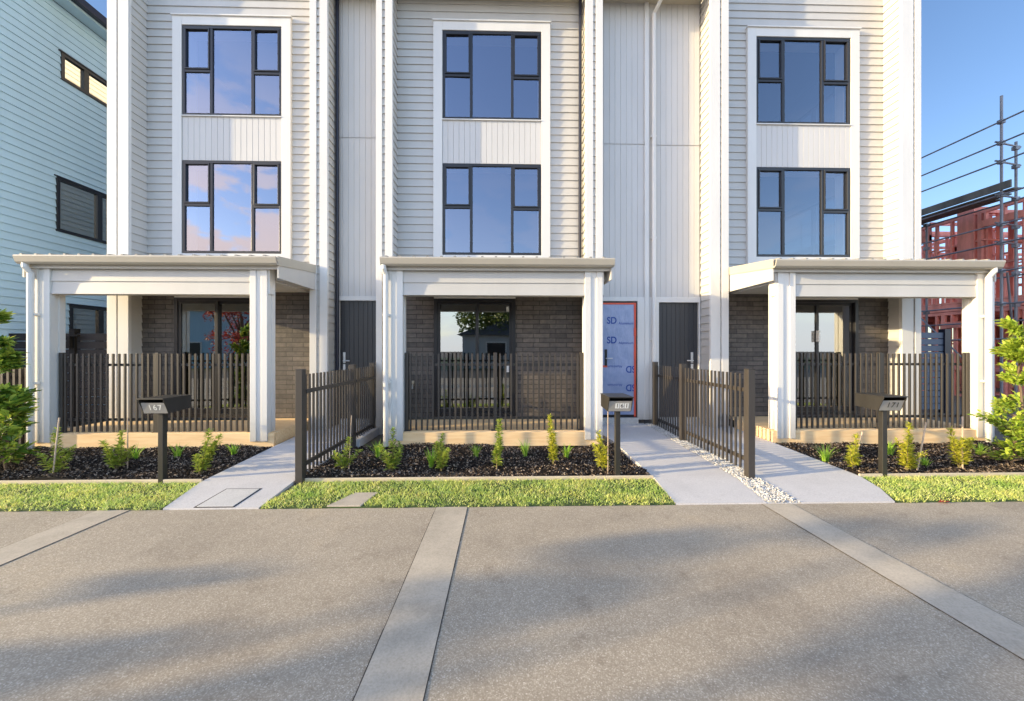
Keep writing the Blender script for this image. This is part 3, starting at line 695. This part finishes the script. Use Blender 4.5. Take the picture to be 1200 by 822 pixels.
# pebbles
pb = MB(); rs = random.Random(5); PP = [(2.405, 3.295), (2.715, 3.295), (2.755, 3.9), (2.80, 6.45), (2.505, 6.45), (2.505, 3.86)]
for _ in range(9000):
    x, y = rs.uniform(2.40, 2.80), rs.uniform(3.30, 6.45)
    if not inpoly(x, y, PP): continue
    r = rs.uniform(.0045, .0105); c = Vector((x, y, pz(x, y)+rs.uniform(-.006, .010))); q = Matrix.Rotation(rs.uniform(0, 6.28), 3, 'Z') @ Matrix.Rotation(rs.uniform(0, 6.28), 3, 'X')
    vs = [c+q @ Vector(d)*r*rs.uniform(.75, 1.2) for d in ((1.2,0,0),(-1.2,0,0),(0,1,0),(0,-1,0),(0,0,.8),(0,0,-.8))]
    pb.add(vs, [(0,2,4),(2,1,4),(1,3,4),(3,0,4),(2,0,5),(1,2,5),(3,1,5),(0,3,5)])
tag(pb.build('pebbles', 'pebbles'), 'white pebbles in a narrow strip under the right dividing fence', 'pebbles', kind='stuff')
struct(MB().slab(PP, -.2, lambda x, y: pz(x, y)-.006).build('pebble_bed', 'pebbles'))
# grass
def grass(label, P, holes=(), seed=1, dens=9000):
    rs = random.Random(seed); xs = [p[0] for p in P]; ys = [p[1] for p in P]; g = MB()
    struct(MB().slab(P, -.1, .012).build('turf_soil', 'lawn'))
    A = (max(xs)-min(xs))*(max(ys)-min(ys))
    for _ in range(int(A*dens)):
        x, y = rs.uniform(min(xs)-.01, max(xs)+.01), rs.uniform(min(ys)-.022, max(ys))
        if not inpoly(x, max(y, 3.296), P) or any(inpoly(x, max(y, 3.297), h) for h in holes): continue
        edge = min(1, max(.3, (y-3.27)/.10))
        if y < 3.30 and math.sin(x*17+seed)+math.sin(x*41)+rs.gauss(0, .6) < .2: continue
        h = (rs.uniform(.018, .044)+.008*math.sin(x*5.3+1)*math.sin(y*8))*(.65+.35*edge); w = rs.uniform(.0022, .0042)
        a = rs.uniform(0, 6.28); le = rs.uniform(.15, .95)*h; a2 = rs.uniform(0, 6.28)
        dx, dy = math.cos(a)*w, math.sin(a)*w; lx, ly = math.cos(a2)*le, math.sin(a2)*le
        g.add([(x-dx, y-dy, .008), (x+dx, y+dy, .008), (x+lx*.4+dx*.8, y+ly*.4+dy*.8, h*.6), (x+lx*.4-dx*.8, y+ly*.4-dy*.8, h*.6), (x+lx, y+ly, h)], [(0,1,2,3), (3,2,4)])
    tag(g.build('grass', 'blades'), label, 'grass', kind='stuff')
SLABHOLE = [(-1.57, 3.28), (-1.25, 3.28), (-1.22, 3.60), (-1.42, 3.60)]
grass('strip of short grass in front of the left garden bed', [(-7.2, 3.293), (-3.0, 3.293), (-3.15, 3.92), (-7.2, 3.92)], (), 11)
grass('strip of short grass in front of the middle garden bed, with a bare slab', [(-2.15, 3.293), (1.555, 3.293), (1.61, 3.92), (-2.13, 3.92)], (SLABHOLE,), 12)
grass('strip of short grass in front of the right garden bed', [(3.62, 3.293), (8.2, 3.293), (8.2, 3.92), (3.90, 3.92), (3.78, 3.60)], (), 13)
lf = MB(); lf.add([(3.98, 3.27, .012), (4.05, 3.25, .02), (4.10, 3.275, .014), (4.04, 3.30, .022)], [(0,1,2,3)]); tag(lf.build('fallen_leaf', 'redleaf'), 'red fallen leaf at the edge of the right grass strip', 'leaf')

# ------------------------------------------------------------------ plants
def leaf(mb, p, d, n, L, W):
    d = d.normalized(); s = d.cross(n)
    if s.length < 1e-3: s = d.orthogonal()
    s.normalize(); u = s.cross(d)
    a = p; b = p+d*L*.5+s*W*.5+u*L*.06; c = p+d*L-u*L*.08; e = p+d*L*.5-s*W*.5+u*L*.06; mid = p+d*L*.5-u*W*.08
    mb.add([a, b, c, e, mid], [(0, 1, 4), (1, 2, 4), (2, 3, 4), (3, 0, 4)])
def rdir(rs, zmin=-.3, zmax=1):
    a = rs.uniform(0, 6.28); z = rs.uniform(zmin, zmax); r = math.sqrt(max(0, 1-z*z)); return Vector((math.cos(a)*r, math.sin(a)*r, z))
def shrub(label, x, y, h, seed, mat='leaf', spread=.10, stems=3, dens=2.3, L=.060, lean=(0, 0)):
    rs = random.Random(seed); z = bed_h(x, y); lean = (lean[0]+rs.uniform(-.12, .12), lean[1]+rs.uniform(-.08, .08))
    h *= 1.08*rs.uniform(.93, 1.07); root = thing('shrub', label, 'shrub', (x, y, z), 'young shrubs planted in the beds')
    st, lv = MB(), MB()
    for k in range(stems):
        a = rs.uniform(0, 6.28); hh = h*(1 if k == 0 else rs.uniform(.45, .85)); sp = spread*(rs.uniform(.1, .3) if k == 0 else rs.uniform(.6, 1.1))
        pts = [Vector((x+math.cos(a)*sp*t+lean[0]*h*t+rs.gauss(0, .006), y+math.sin(a)*sp*t+lean[1]*h*t+rs.gauss(0, .006), z-.01+hh*(t**.92))) for t in [i/6 for i in range(7)]]
        st.tube(pts, [.006*(1-.7*i/6) for i in range(7)], 5)
        n = int(hh*150*dens)
        for i in range(n):
            t = rs.uniform(.12, 1)*5.99; q = pts[int(t)].lerp(pts[int(t)+1], t-int(t))
            d = rdir(rs, -.1, .9); s = (1-.35*(t/6))*rs.uniform(.7, 1.2)
            leaf(lv, q+d*rs.uniform(0, .035)*(1.1-t/7), d, Vector((0, 0, 1)), L*s, L*.55*s)
    st.build('stem', 'stem', root); lv.build('foliage', mat, root)
    return root
def stake(label, x, y, dx, h, r=.007, dy=0.0):
    z = bed_h(x, y)
    o = MB().tube([(0, 0, -.03), (dx*.5, dy*.5, h*.5), (dx, dy, h)], r, 6).build('garden_stake', 'stake'); o.location = (x, y, z)
    tag(o, label, 'garden stake', 'stakes beside the young shrubs')
def tuft(label, x, y, h, seed, n=46):
    rs = random.Random(seed); z = bed_h(x, y); m = MB()
    for _ in range(n):
        a = rs.uniform(0, 6.28); r = rs.uniform(0, .03); hh = h*rs.uniform(.6, 1.1); le = rs.uniform(.15, .8)*hh; w = .0045
        px, py = x+math.cos(a)*r, y+math.sin(a)*r; c, s = math.cos(a), math.sin(a)
        P = [(px+c*le*t*t, py+s*le*t*t, z-.01+hh*t*(1.12-.18*t)) for t in (0, .35, .7, 1)]
        V = []
        for t, p in zip((1, 1, .7, .1), P): V += [(p[0]-s*w*t, p[1]+c*w*t, p[2]), (p[0]+s*w*t, p[1]-c*w*t, p[2])]
        m.add(V, [(0, 1, 3, 2), (2, 3, 5, 4), (4, 5, 7, 6)])
    o = m.build('grass_tuft', 'tuft'); tag(o, label, 'grass tuft', 'small bright tufts along the decks')
shrub('staked leafy shrub at the left end of the left bed, beside the tall bush', -4.92, 4.17, .46, 21, 'leaf', .12, 4)
stake('leaning stake at the left end of the left bed, taller than its shrub', -4.93, 4.13, .07, .62)
shrub('leafy shrub in the middle of the left bed, between two bright tufts', -4.42, 4.30, .45, 22, 'leaf', .16, 5)
stake('thin upright stake behind the middle shrub of the left bed', -4.36, 4.36, .0, .58, .006)
shrub('leafy shrub directly right of the black letterbox post', -3.40, 4.19, .44, 23, 'leaf', .13, 5)
tuft('bright tuft left of the middle shrub in the left bed', -4.75, 4.85, .20, 31); tuft('bright tuft left of the letterbox post, near the left deck', -4.22, 4.85, .20, 32); tuft('bright tuft right of the letterbox post, near the left deck', -3.50, 4.85, .17, 33)
shrub('small shrub beside the left batten fence in the middle bed', -1.80, 4.19, .36, 24, 'leaf', .14, 4, 1.9)
stake('pale upright stake beside the left batten fence in the middle bed', -1.76, 4.22, .03, .62, .005)
shrub('shrub in front of the left post of the middle porch', -1.28, 4.27, .43, 25, 'leaf', .14, 5)
shrub('two-stemmed shrub left of centre in the middle bed', -.72, 4.27, .42, 26, 'leaf', .17, 5)
shrub('slender upright shrub at the centre of the middle bed', -.075, 4.20, .50, 27, 'leaf', .07, 3, 2.6)
shrub('slender yellow green shrub right of centre in the middle bed', .585, 4.30, .54, 28, 'leafyellow', .07, 3, 2.6)
shrub('slender yellow green shrub leaning beside the middle letterbox post', 1.13, 4.10, .40, 29, 'leafyellow', .08, 3, 2.6, lean=(-.12, 0))
stake('thin pink stake just left of the middle letterbox post', 1.16, 4.05, .0, .70, .005)
tuft('bright tuft near the left end of the middle deck', -1.60, 4.72, .21, 34); tuft('bright tuft left of centre by the middle deck', -.35, 4.72, .18, 35); tuft('bright tuft right of centre by the middle deck', .28, 4.72, .20, 36); tuft('bright tuft near the right post of the middle porch', .81, 4.72, .19, 37)
tuft('bright tuft among the leaves of the two-stemmed shrub in the middle bed', -.85, 4.35, .24, 38)
shrub('yellow green shrub with leaning stake left of the right letterbox', 4.02, 4.13, .40, 41, 'leafyellow', .14, 4)
stake('stake leaning right against the right letterbox post', 4.05, 4.15, .10, .42, .008)
shrub('tall yellow shrub right of the right letterbox', 4.64, 4.12, .54, 42, 'leafyellow', .15, 5)
stake('reddish stake leaning right behind the tall yellow shrub', 4.74, 4.10, .11, .56, .009)
shrub('yellow green shrub in front of the right post of the right balustrade', 5.28, 4.13, .46, 43, 'leafyellow', .16, 5)
stake('upright pale stake in front of the right end of the right balustrade', 5.28, 4.10, .0, .60, .008)
tuft('bright tuft beside the shrub left of the right letterbox', 3.98, 4.45, .24, 44); tuft('bright tuft between two yellow shrubs by the right deck', 5.02, 4.66, .20, 45); tuft('tiny bright tuft between the stakes of the right bed', 4.98, 4.22, .12, 46); tuft('bright tuft by the right post of the right porch', 6.15, 4.60, .18, 47)

def tall_bush(label, x, y, h, seed, mat, w=.36, n=620, L=.105, bare=.0):
    rs = random.Random(seed); z = .03
    root = thing('tall_bush', label, 'bush', (x, y, z)); tr, lv = MB(), MB()
    tr.tube([(x+rs.gauss(0, .012), y+rs.gauss(0, .012), z-.03+h*.9*i/7) for i in range(8)], [.018*(1-.6*i/7) for i in range(8)], 7)
    for k in range(34):
        t = rs.uniform(.06, .95); a = rs.uniform(0, 6.28); p0 = Vector((x, y, z+h*t)); ln = w*rs.uniform(.4, 1.1)*(1.1-.5*t)
        d = Vector((math.cos(a), math.sin(a), rs.uniform(.05, .7))); p1 = p0+d*ln*.5; p2 = p0+d*ln+Vector((0, 0, .05))
        tr.tube([p0, p1, p2], [.006, .004, .002], 4, False)
        for i in range(n//34):
            q = p0.lerp(p2, rs.uniform(.25, 1.05)); dd = (d+rdir(rs, -.6, .8)*.9).normalized()
            s = rs.uniform(.55, 1.15); leaf(lv, q+rdir(rs, -1, 1)*.03, dd, Vector((rs.gauss(0, .3), rs.gauss(0, .3), 1)), L*s, L*.48*s)
    tr.build('trunk', 'bark', root); lv.build('foliage', mat, root)
    return root
tall_bush('tall glossy bush at the left edge, in front of the blue house', -5.98, 4.45, 1.86, 51, 'bigleaf', .21, 1900, .13)
tall_bush('low broad leafed bush at the foot of the left porch post', -5.80, 4.42, .80, 52, 'bigleaf', .28, 600, .14)
tall_bush('low light green bush at the far left of the left bed', -5.70, 4.10, .55, 54, 'leaf', .28, 1000, .06)
tall_bush('bright green tall bush at the right edge, beside the right porch', 6.48, 4.45, 1.74, 53, 'bigleaflight', .25, 4200, .080)
tall_bush('low green shrub under the tall bush at the right edge', 6.02, 4.20, .66, 55, 'bigleaflight', .30, 1300, .075)

# ------------------------------------------------------------------ blue house on the left
NX = -9.2
nh = thing('neighbouring_house', 'pale blue weatherboard house at the left edge with dark windows in its side', 'house', (NX-3, 10, 0))
m = MB(); NW = [(7.83, 10.2, 7.04, 7.60), (7.75, 10.0, 3.86, 4.98), (7.98, 10.0, .55, 2.37)]
def nlap(a, b, z0, z1): laps(m, (NX, b), (NX, a), z0, z1, (1, 0), .15, .022)
Y0, Y1 = 6.62, 16.0
zs = [0, .55, 2.37, 3.86, 4.98, 7.04, 7.60, 8.55]
for i in range(7):
    z0, z1 = zs[i], zs[i+1]; w = [q for q in NW if q[2] == z0]
    if w: nlap(Y0, w[0][0], z0, z1); nlap(w[0][1], Y1, z0, z1)
    else: nlap(Y0, Y1, z0, z1)
m.box(NX-7, NX-.10, Y0, Y0+.1, 0, 8.55).box(NX-7, NX-.02, Y1-.1, Y1, 0, 8.55).box(NX-7, NX-6.9, Y0, Y1, 0, 8.55)
m.build('wall', 'blue', nh)
MB().box(NX-.10, NX+.03, Y0-.02, Y0+.10, 0, 8.55).build('corner_board', 'blue', nh)
MB().slab([(NX-7.3, Y0-.4), (NX+.30, Y0-.4), (NX+.30, Y1+.3), (NX-7.3, Y1+.3)], 8.62, lambda x, y: 8.74+max(0, NX-x)*.12).build('roof', 'navy', nh)
MB().box(NX+.01, NX+.30, Y0-.3, Y1, 8.555, 8.615).build('soffit', 'blue', nh)
MB().box(NX+.30, NX+.42, Y0-.4, Y1+.3, 8.60, 8.76).build('gutter', 'navy', nh, .01)
for (a, b, z0, z1) in NW:
    w = MB(); f = .06; x0, x1 = NX-.06, NX+.035; md = a+(b-a)*(.194 if z0 > 6 else .36 if z0 > 3 else .30)
    w.box(x0, x1, a, b, z0, z0+f).box(x0, x1, a, b, z1-f, z1).box(x0, x1-.001, a, a+f, z0+f, z1-f).box(x0, x1-.001, b-f, b, z0+f, z1-f).box(x0, x1-.002, md-.05, md+.05, z0+f, z1-f)
    wn = w.build('window', 'frame', nh, .003)
    for (p, q) in ((a+f, md-.05), (md+.05, b-f)): MB().quad((NX-.01, q, z0+f), (NX-.01, p, z0+f), (NX-.01, p, z1-f), (NX-.01, q, z1-f)).build('pane', 'glass3', wn)
    hd = MB().box(NX+.01, NX+.05, a-.04, b+.04, z1+.001, z1+.02).build('flashing', 'navy', wn)
ri = MB()
for z in (.3, 2.9, 5.9, 8.3): ri.box(NX-4, NX-.08, Y0+.12, Y1-.12, z-.02, z)
ri.box(NX-4, NX-3.9, Y0+.12, Y1-.12, 0, 8.3)
ri.build('inner_wall', 'room', nh)
bl = MB()
for i in range(4): bl.quad((NX-.14, 10.2, 7.06+i*.14), (NX-.14, 7.8, 7.06+i*.14), (NX-.11, 7.8, 7.18+i*.14), (NX-.11, 10.2, 7.18+i*.14))
bl.build('blind', 'sheet', nh)

# ------------------------------------------------------------------ building site on the right
fh = thing('timber_frame_house', 'unfinished house of bare pink timber framing behind the scaffold at right', 'house frame', (16, 13, 0))
rs = random.Random(9)
def stud_wall(p0, p1, z0, z1, openings=(), t=.09):
    m = MB(); d = Vector((p1[0]-p0[0], p1[1]-p0[1], 0)); L = d.length; d.normalize(); s = Vector((-d.y, d.x, 0))
    def bar(a, b, za, zb, th=t):
        A = Vector((p0[0], p0[1], 0))+d*a; B = Vector((p0[0], p0[1], 0))+d*b; h = s*th/2
        P = [A-h, B-h, B+h, A+h]; m.add([(q.x, q.y, za) for q in P]+[(q.x, q.y, zb) for q in P], [(0,3,2,1),(4,5,6,7),(0,1,5,4),(1,2,6,5),(2,3,7,6),(3,0,4,7)])
    bar(0, L, z0, z0+.05); bar(0, L, z1-.09, z1)
    x = 0
    while x < L:
        o = [q for q in openings if q[0] < x < q[1]]
        if o: bar(x, x+.045, z0+.05, o[0][2], t*.99); bar(x, x+.045, o[0][3], z1-.09, t*.99)
        else: bar(x, x+.045, z0+.05, z1-.09, t*.99)
        x += .40
    for (a, b, c, e) in openings:
        bar(a-.09, b+.09, c-.05, c, t*1.01); bar(a-.09, b+.09, e, e+.19, t*1.01); bar(a-.09, a, z0+.05, z1-.09, t*1.0); bar(b, b+.09, z0+.05, z1-.09, t*1.0)
    for q in (.33, .66):
        x = 0
        while x < L-.4:
            zz = z0+(z1-z0)*q+rs.choice((-.03, .03))
            if not any(a-.05 < x+.2 < b+.05 and c < zz < e for (a, b, c, e) in openings): bar(x+.045, x+.40, zz-.022, zz+.022, t*.97)
            x += .40
    return m.build('stud_wall', 'pinkwood', fh)
stud_wall((14, 8.7), (14, 21), 0, 2.6, ((1.0, 2.6, .9, 2.1), (4.6, 6.0, .1, 2.1)))
stud_wall((14, 8.7), (14, 21), 2.85, 5.50, ((.8, 1.7, 3.9, 5.0), (3.1, 4.6, 3.6, 5.0), (6.5, 8, 3.8, 5.0)))
stud_wall((14.05, 8.7), (22, 8.7), 0, 2.6, ((1.2, 3.2, .9, 2.1),)); stud_wall((14.05, 8.7), (22, 8.7), 2.85, 5.2, ((1.2, 3.2, 3.7, 4.9),))
for yy in (10.4, 12.6, 15.0): stud_wall((14.05, yy), (22, yy), 2.85, 5.50, ((2.0, 3.0, 2.9, 4.9),)); stud_wall((14.05, yy+.7), (22, yy+.7), 0, 2.6)
for xx in (16.0, 18.5): stud_wall((xx, 8.8), (xx, 21), 0, 2.6); stud_wall((xx, 8.8), (xx, 21), 2.85, 5.4)
fl = MB().box(13.96, 22, 8.66, 21, 2.62, 2.84); fl.build('floor_frame', 'pinkwood', fh)
bx = MB().box(13.93, 14.5, 10.55, 10.95, 2.86, 5.66).build('boarded_panel', 'pinkwood', fh)
MB().quad((14.2, 8.75, 4.95), (21, 8.75, 4.95), (21, 10.3, 5.35), (14.2, 10.3, 5.35)).build('wrap', 'pinkfoil', fh)
tr = MB()
for i in range(12):
    y = 10.8+i*.9; tr.add([(14, y, 5.5), (18, y, 5.5), (18, y, 5.6), (14, y, 5.6), (14, y+.045, 5.5), (18, y+.045, 5.5), (18, y+.045, 5.6), (14, y+.045, 5.6)], [(0,1,2,3), (7,6,5,4), (3,2,6,7), (0,4,5,1)])
tr.build('ceiling_joists', 'pinkwood', fh)
sc = thing('scaffold', 'grey steel tube scaffold with plank platform in front of the pink framing', 'scaffold', (12.9, 9.2, 0))
SX0, SX1 = 12.9, 13.62
def std(x, y, z1): MB().tube([(x, y, 0), (x, y, z1)], .028, 8).build('standard', 'galv', sc)
std(SX0, 9.21, 8.0); std(SX1, 9.44, 6.95)
for yy, zt in ((11.3, 5.45), (13.4, 7.0), (15.6, 7.0), (17.8, 7.0)): std(SX0, yy, zt); std(SX1, yy+.2, zt)
std(SX0, 7.0, 7.9); std(SX1, 7.2, 7.0)
for z, x in ((7.32, SX0), (6.77, SX0), (6.28, SX0), (5.42, SX0), (4.67, SX0), (4.18, SX0), (3.45, SX0), (2.6, SX0), (1.7, SX0), (5.42, SX1), (4.35, SX1), (3.4, SX1), (2.2, SX1)):
    MB().tube([(x-.05 if x == SX0 else x+.05, 6.6, z), (x-.05 if x == SX0 else x+.05, 19, z)], .022, 8).build('ledger', 'galv', sc)
for (z, yy) in ((6.77, 9.3), (6.28, 9.3), (4.18, 9.3), (4.67, 9.3), (2.6, 9.3), (5.40, 11.4), (4.3, 11.4), (2.6, 11.4), (5.40, 13.5), (2.6, 13.5), (5.4, 9.3)):
    MB().tube([(SX0-.12, yy-.06, z+.05), (SX1+.15, yy+.16, z+.05)], .022, 8).build('transom', 'galv', sc)
MB().tube([(SX0, 9.1, 3.4), (SX1+.1, 9.5, .9)], .022, 8).build('brace', 'galv', sc)
MB().tube([(SX0-.03, 9.4, .5), (SX0-.03, 11.2, 2.6)], .022, 8).build('brace', 'galv', sc)
pl = MB()
for i in range(3): pl.box(SX0+.02+i*.24, SX0+.24+i*.24, 9.0+.35*i, 19-.2*i, 5.50, 5.54)
pl.box(SX0-.06, SX0-.02, 9.0, 19, 5.545, 5.74)
pl.build('platform', 'plank', sc, .004)
for (x, y, ys) in ((SX0, 9.21, 0), (SX1, 9.44, 0), (SX0, 11.3, 1), (SX1, 11.5, 1)):
    for z in (7.32, 6.77, 6.28, 5.42, 4.67, 4.18, 3.45, 2.6):
        if x == SX1 and z > 6.9 or ys and z > 5.45: continue
        MB().box(x-.06, x+.05, y-.05, y+.05, z-.04, z+.055).box(x-.085, x-.06, y-.015, y+.015, z-.02, z+.02).build('coupler', 'galv', sc)
MB().tube([(10.15, 8.3, 0), (10.15, 8.3, 1.75)], .03, 8).build('standard', 'steel', sc)

# ------------------------------------------------------------------ across the street (seen in the glass, and casting the shade on the footpath)
def tree(label, x, y, h, crown, seed, mat, n=2600, L=.22, clumps=26, trunk=.16, rz=.42, name='street_tree', spots=None):
    rs = random.Random(seed); root = thing(name, label, 'tree', (x, y, 0)); t, lv = MB(), MB()
    t.tube([(x+rs.gauss(0, .04), y+rs.gauss(0, .04), h*.7*i/6) for i in range(7)], [trunk*(1-.65*i/6) for i in range(7)], 8)
    for k in range(clumps if not spots else len(spots)):
        d = rdir(rs, -.9, 1); rr = crown*rs.uniform(.35, .95); c = Vector((x+d.x*rr, y+d.y*rr, h*.62+d.z*rr*h*rz/crown))
        if spots: c = Vector((x, spots[k][0], spots[k][1]))
        b0 = Vector((x, y, h*rs.uniform(.25, .6))); t.tube([b0, b0.lerp(c, .5)+Vector((0, 0, .1)), c], [trunk*.35, trunk*.2, .02], 5, False)
        cr = crown*rs.uniform(.18, .36)
        if spots: c = Vector((x+rs.uniform(-.4, .4), spots[k][0], spots[k][1])); cr = spots[k][2]
        for i in range(n//clumps if not spots else int(3400*cr*cr)+14):
            q = c+rdir(rs, -1, 1)*cr*rs.uniform(.2, 1)**.6; s = rs.uniform(.6, 1.2); leaf(lv, q, rdir(rs, -.8, .6), rdir(rs, 0, 1), L*s, L*.6*s)
    t.build('trunk', 'bark', root); lv.build('crown', mat, root); return root
tree('street tree standing left of the footpath, shading it', -15.0, -1.9, 4.8, 1.2, 61, 'treeleaf', 800, .13, 16, .13,
     spots=((-1.1, 3.3, .17), (-1.12, 3.12, .13), (-1.34, 3.0, .10), (-.74, 3.5, .15), (-.72, 3.7, .14), (-.86, 3.15, .10), (-1.75, 3.75, .26), (-1.62, 4.05, .2), (-2.1, 4.0, .26), (-1.95, 3.5, .14), (-1.95, 2.6, .16), (-2.4, 3.1, .2), (-.92, 2.7, .14), (-.9, 2.5, .13), (-.35, 2.75, .10), (-.38, 2.5, .08), (-.6, 2.3, .12), (-1.4, 2.2, .16), (-1.02, 3.95, .12), (-1.4, 4.4, .16)))
tree('red leafed tree by the road on the left, mirrored in the left sliding door', -11.9, -3.7, 4.2, 1.2, 62, 'redleaf', 1500, .12, 24)
tree('dark green tree across the street beside the gabled house', -.6, -17.0, 7.0, 3.2, 64, 'treeleaf', 3600, .32, 34)
tree('tall green tree across the street at right', 4.8, -19.0, 7.5, 2.8, 65, 'treeleaf', 3200, .32, 30)
def street_house(label, x, y, w, d, h, wall, rid, ax='x'):
    root = thing('street_house', label, 'house', (x, y, 0))
    MB().box(x-w/2, x+w/2, y-d, y, 0, h).build('wall', wall, root)
    r = MB(); e = .4
    prof = [(x-w/2-e, h), (x+w/2+e, h), (x, h+rid)] if ax == 'x' else None
    if ax == 'x': r.extrude(prof, y-d-e, y+e, 'y')
    else: r.extrude([(y-d-e, h), (y+e, h), (y-d/2, h+rid)], x-w/2-e, x+w/2+e, 'x')
    r.build('roof', 'farroof', root)
    for k in (-1, 1):
        wn = MB().box(x+k*w*.25-.8, x+k*w*.25+.8, y+.002, y+.06, .9, 2.1).build('window', 'trim', root)
        MB().quad((x+k*w*.25-.7, y+.065, 1.0), (x+k*w*.25-.7, y+.065, 2.0), (x+k*w*.25+.7, y+.065, 2.0), (x+k*w*.25+.7, y+.065, 1.0)).build('pane', 'frame', wn)
street_house('pale gabled house across the street', .9, -15.5, 7.5, 7, 2.6, 'farwall', 1.6, 'x')
street_house('pale two storey house across the street at left', -22, -17, 9, 8, 4.6, 'blue', 1.2, 'y')
street_house('long low brick house across the street at right', 12.5, -17, 11, 7, 2.6, 'farbrick', 1.5, 'y')

# ------------------------------------------------------------------ sky, sun, camera
w = bpy.data.worlds.new('World'); bpy.context.scene.world = w; w.use_nodes = True; nt = w.node_tree
bg = nt.nodes['Background']; sky = nt.nodes.new('ShaderNodeTexSky'); sky.sky_type = 'NISHITA'; sky.sun_disc = False
sky.sun_elevation = R(SUN_EL); sky.sun_rotation = math.atan2(TO_SUN.x, TO_SUN.y); sky.air_density = 1.0; sky.dust_density = .6; sky.ozone_density = 1.6
tc = nt.nodes.new('ShaderNodeTexCoord'); sp = nt.nodes.new('ShaderNodeSeparateXYZ'); nt.links.new(tc.outputs['Generated'], sp.inputs[0])
mp = nt.nodes.new('ShaderNodeMapping'); mp.inputs['Scale'].default_value = (1.6, 1.6, 3.4); mp.inputs['Location'].default_value = (.35, 0, .2); nt.links.new(tc.outputs['Generated'], mp.inputs['Vector'])
cn = noise(nt, mp.outputs[0], 3.2, 9, .55)
def mathn(op, a, b=None, c=None, clamp=False):
    n = nt.nodes.new('ShaderNodeMath'); n.operation = op; n.use_clamp = clamp
    for i, v in enumerate((a, b, c)):
        if v is None: continue
        if isinstance(v, (int, float)): n.inputs[i].default_value = v
        else: nt.links.new(v, n.inputs[i])
    return n.outputs[0]
def smooth(v, a, b):
    n = nt.nodes.new('ShaderNodeMapRange'); n.interpolation_type = 'SMOOTHSTEP'; n.inputs['From Min'].default_value = a; n.inputs['From Max'].default_value = b; nt.links.new(v, n.inputs['Value']); return n.outputs[0]
# cloud banks only low in the sky over the far side of the street, thickest to the left
low = mathn('MULTIPLY', smooth(sp.outputs['Z'], .62, .18), smooth(sp.outputs['Y'], .1, -.35))
left = mathn('MULTIPLY_ADD', smooth(sp.outputs['X'], -.12, -.42), .92, .08)
cov = mathn('MULTIPLY', mathn('MULTIPLY', low, left), smooth(cn, .46, .54))
bank = mathn('MULTIPLY', mathn('MULTIPLY', smooth(sp.outputs['Z'], .20, .04), smooth(sp.outputs['Y'], .1, -.25)), mathn('MULTIPLY_ADD', smooth(cn, .38, .56), .35, .55))

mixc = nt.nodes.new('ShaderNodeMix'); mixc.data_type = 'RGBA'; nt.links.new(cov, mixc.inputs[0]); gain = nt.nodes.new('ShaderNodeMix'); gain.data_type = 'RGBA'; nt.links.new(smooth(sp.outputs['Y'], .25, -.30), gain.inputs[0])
gain.inputs[6].default_value = (1.36, 1.50, 1.80, 1); gain.inputs[7].default_value = (4.75, 4.35, 4.45, 1)     # sky beyond the row / sky over the street boosted as added fill light
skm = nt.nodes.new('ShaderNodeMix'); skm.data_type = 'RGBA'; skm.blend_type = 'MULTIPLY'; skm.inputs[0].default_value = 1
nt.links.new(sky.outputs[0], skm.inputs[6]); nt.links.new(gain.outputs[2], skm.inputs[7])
nt.links.new(skm.outputs[2], mixc.inputs[6]); mixc.inputs[7].default_value = (21, 16.5, 14.0, 1)
mixb = nt.nodes.new('ShaderNodeMix'); mixb.data_type = 'RGBA'; nt.links.new(bank, mixb.inputs[0]); nt.links.new(mixc.outputs[2], mixb.inputs[6]); mixb.inputs[7].default_value = (12.5, 13.2, 14.2, 1)
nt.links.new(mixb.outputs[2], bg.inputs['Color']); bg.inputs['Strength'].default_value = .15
L = bpy.data.lights.new('sun', 'SUN'); L.energy = 8.6; L.angle = R(.53); L.color = (1.0, .79, .44)
lo = bpy.data.objects.new('sun', L); C.objects.link(lo); lo.location = (-20, -5, 12); lo.rotation_euler = TO_SUN.to_track_quat('Z', 'Y').to_euler()
cam = bpy.data.cameras.new('camera'); cam.sensor_width = 36; cam.lens = 430/1200*36; cam.clip_start = .05; cam.clip_end = 2000
co = bpy.data.objects.new('camera', cam); C.objects.link(co); co.location = (0, 0, 1.4); co.rotation_euler = (R(90), R(0), R(-1.33))
S = bpy.context.scene; S.camera = co
S.view_settings.view_transform = 'Standard'; S.view_settings.look = 'None'; S.view_settings.exposure = 0; S.view_settings.gamma = 1
S.render.resolution_x = 1024; S.render.resolution_y = 701
